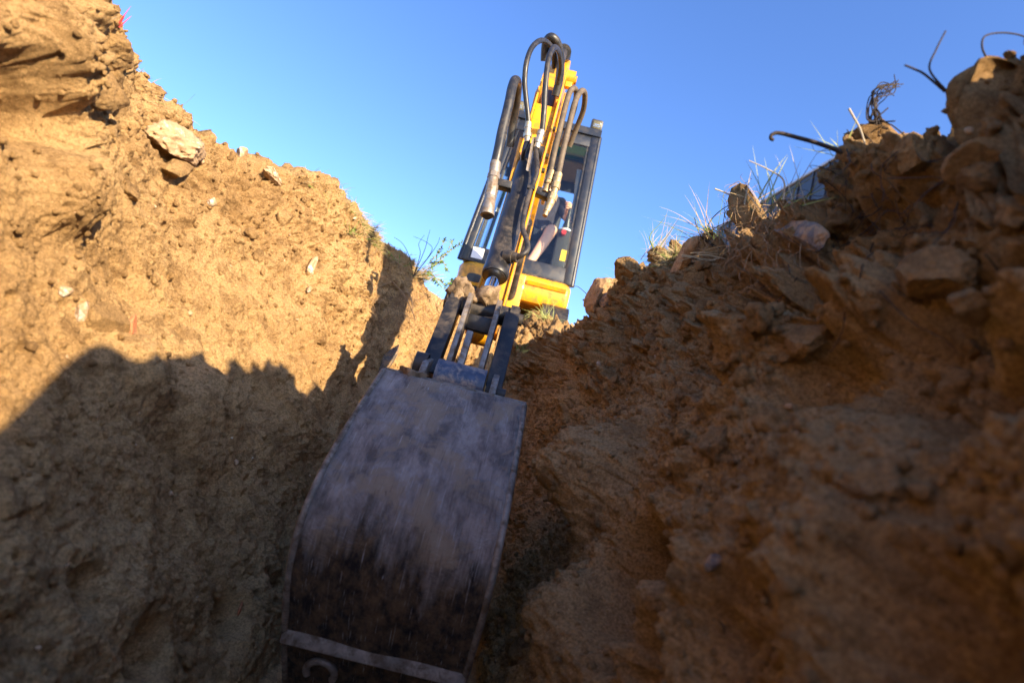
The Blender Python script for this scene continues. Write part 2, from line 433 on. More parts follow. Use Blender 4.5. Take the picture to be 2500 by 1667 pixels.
blob(2260, 860, .45, .07, -.12, 4); blob(2130, 480, .5, .05, -.09, 4); blob(2250, 590, .5, .06, -.09, 4); blob(1900, 560, .5, .07, -.07, 4)
blob(2200, 1480, .36, .06, -.07, 4); blob(2060, 1380, .38, .07, .05); blob(1750, 1500, .28, .08, -.08, 4)
blob(480, 950, -.86, .12, .07, 5)     # lump whose edge shows in the shade on the left
blob(330, 850, -.9, .08, .05, 4); blob(230, 740, -.9, .12, .04, 4)
blob(40, 225, -1.0, .07, -.13, 4); blob(130, 430, -.98, .08, .07, 4); blob(80, 100, -1.02, .10, .08, 4); blob(110, 300, -1.0, .05, -.06, 4); blob(200, 40, -1, .07, .05, 4)
blob(560, 1400, -.5, .05, -.09, 4); blob(350, 1480, -.62, .05, -.07, 4); blob(200, 1350, -.7, .04, -.05, 4)
d *= (.25 + .75 * wallm).astype(np.float32)
edge = sstep(-2.6, -1.8, q[:, 0]) * (1 - sstep(1.3, 1.9, q[:, 0])) * sstep(-.5, 0, q[:, 1]) * (1 - sstep(3.6, 4.3, q[:, 1]))
disp[near] = d * edge
far = ~near
V += n * disp[:, None]
V[:, 2] += np.where(far & (np.abs(V[:, 0]) > 2), .0, 0)
GV = V.reshape(ny, ncol, 3)
# settle the loose top edge back to the height of the rim line
rowm = (Yr > .2) & (Yr < 3.7)
for sgn, x_t, z_t in ((-1, xl, zl), (1, xr, zr)):
    sel_ = (GV[:, :, 0] * sgn > .03) & (np.abs(GV[:, :, 0]) < 1.7)
    ratio = np.where(sel_, GV[:, :, 2] / np.maximum(np.abs(GV[:, :, 0]), .03), -9).max(1)
    k_ = 31; act = sm(ratio, k_)
    dz = np.where(rowm, (z_t / np.abs(x_t) - act) * np.abs(x_t), 0); dz = sm(np.clip(dz, -.16, .06), 15)
    GV[:, :, 2] += np.where(GV[:, :, 0] * sgn > 0, 1, 0) * dz[:, None] * sstep(.15, .6, GV[:, :, 2])
V = GV.reshape(-1, 3)
GN = normals(GV);
if GN[ny // 2, ncol // 2, 2] < 0: GN = -GN
idx = np.arange(ny * ncol).reshape(ny, ncol)
F = np.stack([idx[:-1, :-1], idx[:-1, 1:], idx[1:, 1:], idx[1:, :-1]], -1).reshape(-1, 4)
if np.cross(GV[100, 301] - GV[100, 300], GV[101, 300] - GV[100, 300]) @ GN[100, 300] < 0: F = F[:, ::-1]
ground = np_mesh('ground', V, F, M_soil)
tag(ground, 'bare sandy brown earth cut open by a narrow trench', 'ground', kind='structure')

# lookup of the ground by photo pixel
GVf = GV.reshape(-1, 3); GNf = GN.reshape(-1, 3)
dep = GVf @ cf; ok = dep > .1
gx = np.where(ok, 1250 + FPX * (GVf @ cr) / np.where(ok, dep, 1), -1e6); gy = np.where(ok, 833.5 - FPX * (GVf @ cu) / np.where(ok, dep, 1), -1e6)
def hit(px, py, r=7):                # px, py in 2352-wide picture coordinates
    px, py = px / D, py / D
    while True:
        m = np.where((np.abs(gx - px) < r) & (np.abs(gy - py) < r))[0]
        if len(m): break
        r *= 1.7
    i = m[np.argmin(dep[m])]
    return Vector(GVf[i]), Vector(GNf[i])

# ================================================================== rocks, clods, pebbles
M_rkpale = rock_mat('pale_limestone', (.56, .43, .28), (.74, .64, .48), (.36, .25, .15), 14, .52)
M_rkwhite = rock_mat('white_stone', (.58, .48, .34), (.84, .78, .68), (.44, .32, .2), 20, .50)
M_rktan = rock_mat('tan_stone', (.36, .22, .11), (.50, .33, .17), (.20, .11, .05), 16)
M_rkgrey = rock_mat('grey_stone', (.12, .10, .09), (.22, .19, .165), (.09, .07, .055), 16)
M_brick = rock_mat('brick_shard', (.50, .15, .06), (.62, .22, .09), (.3, .1, .05), 30)
M_clod = soil_mat('clod_soil', (.20, .115, .050), (.46, .27, .11), (.62, .385, .165))

def ico(sub):
    bm = bmesh.new(); bmesh.ops.create_icosphere(bm, subdivisions=sub, radius=1)
    v = np.array([x.co[:] for x in bm.verts]); f = np.array([[q.index for q in x.verts] for x in bm.faces]); bm.free(); return v, f
IC = {k: ico(k) for k in (1, 2, 3, 4, 5)}
def rock_shape(sub, seed, facets=11, rough=.05, lo=.42, hi_=.95):
    r = np.random.default_rng(seed); v = IC[sub][0].copy()
    for _ in range(facets):
        nn = r.normal(size=3); nn /= np.linalg.norm(nn); dd = r.uniform(lo, hi_)
        o = v @ nn - dd; v -= np.maximum(o, 0)[:, None] * nn
    nv = v / np.linalg.norm(v, axis=1, keepdims=True)
    v += nv * (rough * 1.3 * fbm(v * 1.7 + seed, 3, seed % 97) + rough * 1.0 * fbm(v * 5 + seed, 5, seed % 89, .6))[:, None]
    return v
def place_rock(name, px, py, size, mat, label, seed, sink=.35, rot=(0, 0, 0), facets=11, rough=.05, cat='rock', sub=5, at=None, group=None):
    c, nn = hit(px, py) if at is None else (Vector(at), Vector((0, 0, 1)))
    v = rock_shape(sub, seed, facets, rough) * (np.array(size) / 2)
    A = np.array(Matrix.Rotation(rot[2], 3, 'Z') @ Matrix.Rotation(rot[1], 3, 'Y') @ Matrix.Rotation(rot[0], 3, 'X'))
    v = v @ A.T
    c = c + nn * (min(size) * (.5 - sink))
    o = np_mesh(name, v, IC[sub][1], mat); o.location = c
    tag(o, label, cat, group)
    return o

rk = place_rock
rk('rock', 432, 335, (.13, .28, .11), M_rkpale, 'big pale slab-like rock jutting from the sunlit left rim', 3, .62, (R(14), R(10), R(8)), 12, .11)
rk('rock', 245, 215, (.09, .17, .09), M_clod, 'blocky tan rock in the upper sunlit bank, just left of the rim', 8, .5, (R(35), 0, R(10)), 9, .05)
rk('rock', 275, 120, (.09, .15, .08), M_clod, 'tan clod-like rock on the steep rim near the top of the picture', 12, .4, (R(40), 0, 0), 10, .07)
rk('rock', 410, 390, (.08, .15, .07), M_clod, 'flat earth-coloured stone wedged under the pale slab rock', 21, .45, (R(25), 0, R(10)), 9, .05)
rk('stone', 490, 458, (.03, .045, .035), M_rkwhite, 'small bright white stone in the bank below the pale slab rock', 22, .45, cat='stone', sub=4)
rk('rock', 660, 490, (.05, .09, .10), M_clod, 'oval brown stone sunk in the sunlit bank left of the grass clump', 24, .6, (R(20), 0, 0), 9, .05, sub=4)
rk('rock', 722, 612, (.03, .065, .12), M_rkwhite, 'tall chalk-white stone set in the middle of the sunlit bank', 25, .55, (R(-22), 0, 0), 10, .05, cat='stone')
rk('stone', 712, 660, (.02, .03, .03), M_rkwhite, 'small white stone just below the chalk-white stone', 26, .4, cat='stone', sub=3)
rk('stone', 190, 715, (.03, .045, .05), M_rkwhite, 'bright white stone beside the red brick shard', 27, .4, cat='stone', sub=4)
rk('stone', 150, 665, (.02, .032, .028), M_rkwhite, 'white chip above and left of the bright stone by the brick shard', 28, .3, cat='stone', sub=3)
rk('brick_shard', 300, 755, (.02, .035, .075), M_brick, 'orange red brick shard poking from the sunlit bank', 31, .3, (R(-15), 0, 0), 7, .02, cat='brick')
rk('rock', 255, 745, (.05, .12, .09), M_clod, 'brown rock lying against the orange brick shard', 33, .6, (R(-30), 0, 0), 8, .05)
rk('rock', 890, 820, (.07, .08, .20), M_rkgrey, 'pointed grey stone standing behind the bucket rim', 35, .35, (R(-16), R(14), 0), 8, .04)
rk('rock', 963, 862, (.06, .06, .06), M_rktan, 'small round stone lodged beside the bucket hinge', 36, .2, sub=4)
rk('rock', 635, 400, (.07, .20, .04), M_rkwhite, 'white chalky patch of stone along the crest of the left rim', 38, .62, (0, 0, R(5)), 8, .12)
rk('rock', 560, 352, (.05, .07, .06), M_rkpale, 'small pale lump between slab rock and chalky crest', 39, .4, sub=4)
rk('rock', 1362, 645, (.13, .16, .22), M_rktan, 'sunlit tan boulder on the right rim beside the yellow machine body', 41, .25, (0, R(15), 0), 9, .06)
rk('rock', 1440, 615, (.12, .16, .10), M_clod, 'dark soil-covered rock next to the sunlit tan boulder', 43, .62, (0, 0, 0), 8, .07)
rk('rock', 1575, 584, (.08, .20, .07), M_rktan, 'flat tan rock on the middle of the right rim', 44, .62, (R(-18), R(12), 0), 8, .04)
rk('rock', 1490, 578, (.07, .09, .07), M_clod, 'crumbly lump of turf under the tall grass tuft on the rim', 45, .55, (0, 0, 0), 8, .12)
rk('rock', 1840, 535, (.035, .20, .06), M_rkgrey, 'long flat grey stone embedded in the shaded right bank', 47, .6, (R(28), 0, R(8)), 8, .03)
rk('rock', 2090, 355, (.05, .08, .06), M_clod, 'rounded brown rock in the upper blurred part of the right bank', 48, .4, (0, 0, 0), 9, .07)
rk('rock', 2240, 375, (.06, .07, .04), M_clod, 'oval light brown rock under the overhang near the right edge', 49, .4, (R(-20), 0, 0), 9, .04)
rk('rock', 2130, 640, (.07, .09, .07), M_clod, 'lumpy brown rock half way up the blurred right bank', 50, .35, (0, 0, 0), 9, .07)
rk('rock', 2250, 700, (.05, .05, .045), M_clod, 'knobbly brown rock below the dark hollow at the right edge', 54, .35, (0, 0, 0), 9, .07)
rk('rock', 1860, 790, (.06, .10, .06), M_clod, 'angular clod in front of the dark cavity of the right bank', 55, .35, (0, 0, 0), 9, .08)
rk('rock', 1390, 685, (.07, .14, .08), M_rkgrey, 'flat brown-grey stone below the sunlit boulder on the right', 56, .45, (R(20), 0, 0), 8, .04)
rk('stone', 1380, 832, (.02, .028, .024), M_rkwhite, 'small white angular chip in the shaded bank right of the bucket link', 57, .35, cat='stone', sub=3)
rk('stone', 1812, 928, (.012, .022, .014), M_rkpale, 'cream pebble on the smooth part of the right bank', 58, .35, cat='stone', sub=3)
rk('stone', 1638, 1290, (.016, .016, .03), M_rkgrey, 'pale sliver of stone on the edge of the dark hollow', 59, .3, (0, R(20), 0), 7, .03, cat='stone', sub=3)
rk('brick_shard', 553, 1390, (.008, .012, .035), M_brick, 'thin orange brick sliver low in the shaded left bank', 60, .2, (R(-10), 0, 0), 7, .02, cat='brick', sub=3)

def scatter(name, n, sel, smin, smax, mat, label, cat, sub=2, rough=.12, facets=8, pw=2.2, sink=(.1, .5), flat=.75, seed=0):
    r = np.random.default_rng(seed)
    ids = np.where(sel)[0]; ids = r.choice(ids, n, p=sel[ids].astype(float) / sel[ids].sum())
    base = [rock_shape(sub, 200 + k + seed, facets, rough) for k in range(8)]; f = IC[sub][1]; nv = len(base[0])
    VV = np.zeros((n, nv, 3)); FF = np.zeros((n, len(f), 3), int)
    sc = smin * (smax / smin) ** (r.random(n) ** pw)
    for j, i in enumerate(ids):
        A, _ = np.linalg.qr(r.normal(size=(3, 3)))
        s3 = sc[j] * np.array([1, r.uniform(flat, 1), r.uniform(flat * .7, 1)]) / 2
        VV[j] = (base[j % 8] * s3) @ A.T + GVf[i] + GNf[i] * sc[j] * (.5 - r.uniform(*sink)) * .7
        FF[j] = f + j * nv
    o = np_mesh(name, VV.reshape(-1, 3), FF.reshape(-1, 3), mat)
    return tag(o, label, cat, kind='stuff')

gy_, gz_, gx_ = GVf[:, 1], GVf[:, 2], GVf[:, 0]
inv = (gy_ > .3) & (gy_ < 3.9) & (gx_ > -1.9) & (gx_ < 1.2) & (gz_ > -.75)
# equal chance per area: the rows are closer together near the camera
area = np.clip(gy_, .2, 4)
rightside = gx_ > -.1
up = sstep(0, .6, gz_)
scatter('soil_clods', 2200, inv * area * (.04 + up * (.12 + .9 * rightside)), .012, .075, M_clod, 'loose clods of dark brown soil stuck to the banks', 'soil clods', 3, .22, 9, 2.8, (.3, .55), seed=1)
scatter('soil_crumbs', 42000, inv * area * (.35 + .4 * up + .5 * rightside), 0.003, .022, M_clod, 'fine soil crumbs scattered over the banks', 'soil crumbs', 1, .12, 4, 2.0, (.1, .5), seed=2)
scatter('pebbles', 420, inv * area * (.35 + .65 * ~rightside), .004, .022, M_rkpale, 'small pale pebbles embedded in the soil', 'pebbles', 2, .04, 8, 2.6, (.3, .55), seed=3)

# ================================================================== mini excavator
CX = -.115                                       # centre plane of boom and bucket
ex = empty('mini_excavator', (CX, 5.7, .72))
tag(ex, 'yellow and black mini excavator digging the trench with its bucket towards the camera', 'excavator')
ex_parts = []
def part(mb, name, mat, parent=None, **kw):
    o = mb.build(name, mat, None, **kw); ex_parts.append((o, parent)); return o
def adopt():
    bpy.context.view_layer.update()
    for o, p in ex_parts:
        o.parent = p if p is not None else ex
        if p is None: o.matrix_parent_inverse = ex.matrix_world.inverted()
def at(px, py, Y): return P(px, py, Y)           # source photo pixels

# ---- bucket
M_bkt, nt, b = new_mat('bucket_steel')
tc = N(nt, 'ShaderNodeTexCoord').outputs['Object']
st = mapping(nt, tc, (24, 10, 10), (0, R(4), 0))
sn = noise(nt, st, 1.0, 8, .7, .2); pn = noise(nt, tc, 9, 7, .65, .5); fn = noise(nt, mapping(nt, tc, (150, 8, 8)), 1.0, 4, .7)
rust = mix(nt, pn, (.20, .13, .075), (.46, .35, .23))
paint = mix(nt, ramp(nt, sn, [(.38, 0), (.62, 1)]), (.16, .135, .115), (.46, .39, .33))
c = mix(nt, ramp(nt, pn, [(.50, 0), (.58, .9)]), paint, rust)
c = mix(nt, ramp(nt, sn, [(.55, 0), (.75, .7)]), c, (.42, .38, .34))
# earth clinging to the lower half of the shell, in vertical smears
sz = N(nt, 'ShaderNodeSeparateXYZ'); nt.links.new(tc, sz.inputs[0])
ma = N(nt, 'ShaderNodeMath', operation='MULTIPLY_ADD'); nt.links.new(noise(nt, mapping(nt, tc, (16, 3, 3)), 1.0, 6, .65), ma.inputs[0]); ma.inputs[1].default_value = .46; nt.links.new(sz.outputs[2], ma.inputs[2])
earth = ramp(nt, ma.outputs[0], [(-.0, 1), (.02, 0)])
mr = N(nt, 'ShaderNodeMapRange'); nt.links.new(ma.outputs[0], mr.inputs[0]); mr.inputs[1].default_value = -.02; mr.inputs[2].default_value = -.10
c = mix(nt, mr.outputs[0], c, mix(nt, ramp(nt, noise(nt, mapping(nt, tc, (34, 20, 20)), 1.0, 8, .75), [(.40, 0), (.66, 1)]), (.010, .006, .004), (.20, .12, .055)))
c = mix(nt, ramp(nt, noise(nt, mapping(nt, tc, (26, 11, 11)), 1.0, 5, .6), [(.66, 0), (.72, .85)]), c, (.05, .035, .022))
f2 = noise(nt, mapping(nt, tc, (420, 14, 14)), 1.0, 3, .6)
c = mix(nt, ramp(nt, f2, [(.64, 0), (.68, .6)]), c, (.60, .57, .53)); c = mix(nt, ramp(nt, f2, [(.34, .5), (.40, 0)]), c, (.10, .08, .065))
c = mix(nt, ramp(nt, fn, [(.70, 0), (.74, .8)]), c, (.66, .65, .66))
nt.links.new(c, b.inputs['Base Color'])
rr = mix(nt, mr.outputs[0], mix(nt, pn, (.30,) * 3, (.60,) * 3), (.9,) * 3); nt.links.new(rr, b.inputs['Roughness'])
me_ = mix(nt, mr.outputs[0], mix(nt, ramp(nt, pn, [(.44, 0), (.62, 1)]), (.60,) * 3, (.05,) * 3), (0, 0, 0)); nt.links.new(me_, b.inputs['Metallic'])
p1 = bump(nt, None, noise(nt, tc, 45, 9, .8), .9, .012); p3 = bump(nt, None, ramp(nt, pn, [(.47, 0), (.53, 1)]), .6, .003, p1); bump(nt, b, fn, .4, .0015, p3)

M_lip = simple('dusty_worn_lip', (.25, .205, .16), .6, .2, .4, .5, 30, dirt=(.10, .065, .035), dirt_amt=.95, ds=28, bmp=.001)
W2 = .183
prof = [(1.50, .048), (1.478, .052)]                                        # (y, z) of the shell in the middle plane, hinge lip first
for px, py, Y in [(1108, 953, 1.455), (1098, 985, 1.405), (1080, 1050, 1.315), (1058, 1120, 1.235), (1030, 1205, 1.165), (1001, 1290, 1.125), (975, 1385, 1.115), (950, 1480, 1.145), (930, 1565, 1.20), (915, 1640, 1.27), (905, 1720, 1.36)]:
    q_ = at(px, py, Y); prof.append((q_.y, q_.z))
sp = [Vector((0, a, c_)) for a, c_ in prof]; sp = spline(sp, 6)
inner = []
for i, p_ in enumerate(sp):
    t_ = (sp[min(i + 1, len(sp) - 1)] - sp[max(i - 1, 0)]).normalized(); inner.append(p_ + Vector((0, -t_.z, t_.y)) * -.010)
bk = MB(); nx = 30
vs = []; fs = []
for i_, p_ in enumerate(sp):
    for k in range(nx + 1):
        x_ = (-W2 + 2 * W2 * k / nx) * (1, 1, .975)[0] * min(1, .955 + i_ * .0075)
        dent = .003 * math.sin(x_ * 23 + p_.z * 9) * math.cos(p_.z * 31 + x_ * 8)
        vs.append((CX + x_, p_.y + dent, p_.z))
for i in range(len(sp) - 1):
    for k in range(nx):
        a = i * (nx + 1) + k; fs.append((a, a + 1, a + nx + 2, a + nx + 1))
bk.add(vs, fs, True)
bucket = part(bk, 'bucket', M_bkt)
so = bucket.modifiers.new('solid', 'SOLIDIFY'); so.thickness = .010; so.offset = 0
# side plates: proud rounded edge along the shell
tip = Vector((0, 1.80, -.52)); hinge = Vector((0, 1.68, .06))
for s_ in (-1, 1):
    mb = MB()
    poly = [Vector((CX + s_ * (W2 - .002), p_.y, p_.z)) for p_ in sp]
    poly = [p_ + Vector((0, 0, 0)) for p_ in poly] + [Vector((CX + s_ * (W2 - .002), 1.78, -.60)), Vector((CX + s_ * (W2 - .002), 1.84, -.30)), Vector((CX + s_ * (W2 - .002), 1.74, .02))]
    mb.prism(poly, (s_ * .010, 0, 0)); part(mb, 'side_plate', M_bkt, bucket)
    mb = MB(); e_ = [Vector((CX + s_ * (W2 + .003), p_.y - .003, p_.z)) for p_ in sp]
    mb.tube(e_, [.0075] * len(e_), 8); part(mb, 'weld_edge', M_lip, bucket)
# wear bar near the heel, lip along the hinge edge, lifting eye, teeth
mb = MB(); hb = at(921, 1602, 1.225)
mb.box((CX, hb.y - .006, hb.z), (2 * W2 + .012, .016, .030), Matrix.Rotation(R(-12), 3, 'X')); part(mb, 'wear_bar', M_lip, bucket, bevel=.004)
mb = MB(); mb.tube([Vector((CX - W2 - .008, prof[0][0] + .004, prof[0][1] + .004)), Vector((CX + W2 + .008, prof[0][0] + .004, prof[0][1] + .004))], .012, 12); part(mb, 'top_lip', M_lip, bucket)
mb = MB(); ec = at(782, 1640, 1.27)
mb.tube([ec + Vector((.030 * math.cos(a_), -.012 * math.sin(a_), .026 * math.sin(a_))) for a_ in np.linspace(-.5, math.pi + .5, 16)], .008, 10); part(mb, 'lifting_eye', M_stl, bucket)
for k in range(4):
    mb = MB(); xx = CX - .15 + .1 * k
    mb.hexa([Vector((xx + a * .022, y_, z_)) for a in (-1, 1) for (y_, z_) in ((1.80, -.62), (1.80, -.585), (1.92, -.53), (1.925, -.525))])
    part(mb, 'tooth', M_stl, bucket)

# ---- bucket hanger with its big pin tube (behind the lip)
lug = MB(); A0, B0 = at(1063, 930, 1.62), at(1193, 962, 1.62)
zc = (A0.z + B0.z) / 2; pinc = Vector((CX + .005, 1.62, zc))
for s_ in (-1, 1):
    lug = MB(); x_ = CX + s_ * .088
    lug.prism([Vector((x_, 1.475, .035)), Vector((x_, 1.53, .105)), Vector((x_, 1.62, .125)), Vector((x_, 1.72, .10)), Vector((x_, 1.78, -.02)), Vector((x_, 1.6, -.05))], (s_ * .018, 0, 0)); part(lug, 'hanger_bracket', M_stl, bucket, bevel=.003)
M_blue = simple('scuffed_blue_paint', (.055, .075, .12), .35, .1, .5, .35, 30, dirt=(.45, .36, .28), dirt_amt=.9, ds=26, bmp=.001)
mb = MB(); mb.cyl((CX - .068, 1.58, .075), (CX + .070, 1.58, .075), .052, 28); part(mb, 'quick_hitch_drum', M_blue, bucket, bevel=.003)
mb = MB()
mb.cyl((CX + .076, 1.58, .070), (CX + .106, 1.58, .070), .030, 6); mb.cyl((CX + .106, 1.58, .070), (CX + .132, 1.58, .070), .018, 16)
part(mb, 'pin_nut', M_blk, bucket, bevel=.002)
mb = MB(); mb.box((CX + .115, 1.50, .030), (.05, .03, .03)); part(mb, 'lock_block', M_stl, bucket, bevel=.003)
mb = MB(); mb.cyl((CX - .135, 1.60, .10), (CX - .10, 1.60, .10), .034, 20); mb.hexa([Vector((CX - .118 + a * .018, y_, z_)) for a in (-1, 1) for (y_, z_) in ((1.60, .06), (1.58, .13), (1.68, .06), (1.66, .13))])
part(mb, 'hitch_ear', M_blk, bucket, bevel=.003)
mb = MB(); v_ = rock_shape(3, 77, 8, .12) * np.array([.05, .045, .035]); mb.add([Vector(t_) + Vector((CX - .12, 1.50, .055)) for t_ in v_], IC[3][1].tolist(), True); part(mb, 'mud_lump', M_mudm, bucket)

# ---- bucket link: upper cross tube and four bars
pu = (at(1100, 752, 1.84) + at(1267, 768, 1.84)) / 2; pu.x = CX
link_t = MB(); link_t.cyl((CX - .118, pu.y, pu.z), (CX + .118, pu.y, pu.z), .033, 26)
link_ = part(link_t, 'bucket_link', M_blk, bevel=.004)
for s_ in (-1, 1):
    mb = MB()                                    # outer black links (to the hitch)
    mb.hexa([Vector((CX + s_ * .096 + a * .024, y_, z_)) for a in (-1, 1) for (y_, z_) in ((pu.y - .045, pu.z + .01), (pu.y + .04, pu.z + .02), (1.585, .085), (1.66, .085))])
    part(mb, 'link_bar', M_blk, link_, bevel=.004)
    mb = MB(); mb.cyl((CX + s_ * .116, pu.y, pu.z), (CX + s_ * .132, pu.y, pu.z), .020, 16); mb.cyl((CX + s_ * .086, pu.y, pu.z), (CX + s_ * .114, pu.y, pu.z), .042, 24); part(mb, 'link_boss', M_blk, link_, bevel=.002)
    mb = MB()                                    # inner plates with worn pale edges
    mb.hexa([Vector((CX + s_ * .047 + a * .008, y_, z_)) for a in (-1, 1) for (y_, z_) in ((pu.y - .070, pu.z + .035), (pu.y + .03, pu.z + .03), (1.60, .100), (1.70, .100))])
    part(mb, 'link_plate', M_stl, link_, bevel=.002)
mb = MB(); mb.box((CX, pu.y - .03, pu.z - .052), (.088, .05, .05)); part(mb, 'cross_brace', M_blk, link_, bevel=.004)
mb = MB()
for sd, (cx_, cz_, s3) in enumerate([(-.085, .045, (.045, .05, .045)), (-.05, .035, (.05, .05, .03)), (-.10, .0, (.035, .05, .05)), (.0, .032, (.035, .04, .03)), (.0, -.035, (.05, .035, .014)), (.035, -.03, (.035, .03, .016))]):
    v_ = rock_shape(3, 300 + sd, 8, .22) * np.array(s3); mb.add([Vector(t_) + Vector((CX + cx_, pu.y - .012, pu.z + cz_)) for t_ in v_], IC[3][1].tolist(), True)
part(mb, 'mud_cake', M_mudm, link_)
mb = MB(); mb.hexa([Vector((CX - .012 + a * .010, y_, z_)) for a in (-1, 1) for (y_, z_) in ((1.66, .235), (1.69, .235), (1.60, .105), (1.64, .105))]); part(mb, 'centre_tab', M_stl, link_, bevel=.003)

# ---- dipper arm (yellow box section) in the Y-Z plane
dp0 = Vector((CX, 1.80, .14)); 
dTop = at(1350, 172, 2.74); dTop.x = CX; dTip = at(1168, 815, 2.03); dTip.x = CX
ax = (dTop - dTip).normalized(); nrm = Vector((0, -ax.z, ax.y)) * 1.0   # towards the camera side
def ad(t_, h_, x_=0):                            # point along the dipper: t metres from the tip, h towards the camera
    v_ = dTip + ax * t_ + nrm * h_; v_.x = CX + x_; return v_
L = (dTop - dTip).length
dm = MB()
hw = .058
sect = [(.0, -.02, .03), (.10, -.05, .045), (.35, -.085, .030), (.8, -.11, .035), (1.05, -.12, .045), (L * .90, -.11, .06), (L, -.06, .03)]
lower = [ad(t_, a_) for t_, a_, b_ in sect]; upper = [ad(t_, b_) for t_, a_, b_ in sect]
for k in range(len(sect) - 3):
    dm.hexa([Vector((CX + a * (hw - .006), v.y, v.z)) for a in (-1, 1) for v in (lower[k], lower[k + 1], upper[k] - nrm * .012, upper[k + 1] - nrm * .012)])
dipper = part(dm, 'dipper_arm', M_yel, bevel=.003)
for s_ in (-1, 1):
    mb = MB(); poly = [Vector((CX + s_ * hw, v.y, v.z)) for v in lower + upper[::-1]]
    mb.prism(poly, (-s_ * .008, 0, 0)); part(mb, 'side_flange', M_yel, dipper, bevel=.0015)
mb = MB(); mb.hexa([Vector((CX + a * (hw - .009), v.y, v.z)) for a in (-1, 1) for v in (ad(L * .62, -.09), ad(L * .80, -.10), ad(L * .62, .020), ad(L * .80, .026))]); part(mb, 'head_plate', M_yel, dipper, bevel=.002)
# black block between the flanges stands in for the shade inside the open slot
mb = MB(); mb.hexa([Vector((CX + a * .030, v.y, v.z)) for a in (-1, 1) for v in (ad(L * .815, -.06), ad(L * .93, -.06), ad(L * .815, -.03), ad(L * .93, -.03))]); part(mb, 'head_slot_shade', M_rub, dipper, bevel=.01)
mb = MB(); t1_ = ad(.0, .0); mb.cyl(t1_ + Vector((-.045, 0, 0)), t1_ + Vector((.045, 0, 0)), .040, 24); part(mb, 'tip_boss', M_yel, dipper, bevel=.003)
mb = MB(); bb = at(1384, 192, 2.74); mb.cyl(Vector((CX + hw, bb.y, bb.z)), Vector((CX + hw + .045, bb.y, bb.z)), .042, 24); mb.cyl(Vector((CX + hw + .045, bb.y, bb.z)), Vector((CX + hw + .055, bb.y, bb.z)), .022, 6); mb.box((CX + hw + .02, bb.y - .02, bb.z - .05), (.035, .03, .03))
part(mb, 'pivot_boss', M_yel, dipper, bevel=.003)
for z_ in (.62, .74, .56):
    mb = MB(); q_ = ad(L * z_, -.02); mb.cyl(q_ + Vector((hw, 0, 0)), q_ + Vector((hw + .014, 0, 0)), .012, 6); part(mb, 'bolt', M_blk, dipper)

# ---- bucket cylinder
cb = at(1209, 676, 1.97); cb.x = CX - .001; ct = at(1287, 400, 2.30); ct.x = CX + .001
cyl = MB(); cd = (ct - cb).normalized()
cyl.tube([cb, cb + cd * .006, cb + cd * .03, cb + cd * .032, ct - cd * .02, ct], [.044, .0475, .0475, .0455, .0455, .040], 40); 
bcyl = part(cyl, 'bucket_cylinder', M_blk)
mb = MB(); mb.cyl(cb - cd * .001, cb - cd * .004, .0405, 36); part(mb, 'gland', M_rub, bcyl)
mb = MB(); re = pu + Vector((0, -.01, .035)); mb.cyl(cb + cd * .01, re + (cb - re) * .25, .0225, 32); part(mb, 'piston_rod', M_chr, bcyl)
mb = MB(); mb.cyl(re + (cb - re) * .30, re, .028, 24); v_ = rock_shape(3, 410, 8, .18) * np.array((.045, .045, .042)); mb.add([Vector(t_) + re + Vector((.004, -.008, .018)) for t_ in v_], IC[3][1].tolist(), True); part(mb, 'rod_eye', M_mudm, bcyl)
mb = MB(); te = ct + cd * .09; mb.cyl(ct - cd * .01, te, .030, 24); mb.cyl(te + Vector((-.045, 0, 0)), te + Vector((.045, 0, 0)), .034, 24); part(mb, 'cylinder_eye', M_blk, bcyl, bevel=.002)
hp = [(1307, 361, 2.20), (1311, 395, 2.17), (1310, 425, 2.14), (1297, 459, 2.11), (1284, 502, 2.06), (1276, 553, 2.01), (1285, 584, 1.97), (1288, 607, 1.95), (1275, 622, 1.94), (1257, 630, 1.96)]
mb = MB(); mb.tube(spline([at(*a) for a in hp]), .0098, 12); part(mb, 'steel_pipe', M_blk, bcyl)
mb = MB(); pc = at(1252, 628, 1.965); mb.cyl(pc + Vector((-.02, .01, 0)), pc + Vector((.018, -.008, .0)), .019, 6); mb.cyl(pc + Vector((-.03, .012, 0)), pc + Vector((.0, 0, .0)), .024, 20); part(mb, 'port_fitting', M_blk, bcyl, bevel=.002)
hp = [(1289, 345, 2.22), (1280, 368, 2.22), (1276, 385, 2.25), (1280, 398, 2.28)]
mb = MB(); mb.tube(spline([at(*a) for a in hp]), .0098, 12); part(mb, 'steel_pipe', M_navy, bcyl)
mb = MB(); pc = at(1297, 459, 2.105); mb.box(pc, (.03, .02, .012)); part(mb, 'pipe_clip', M_blk, bcyl)
mb = MB(); mb.hexa([at(1300, 335, 2.19), at(1306, 335, 2.23), at(1284, 415, 2.16), at(1288, 415, 2.2), at(1304, 335, 2.19), at(1310, 335, 2.23), at(1288, 418, 2.16), at(1294, 418, 2.2)]); part(mb, 'pipe_bracket', M_stl, bcyl)

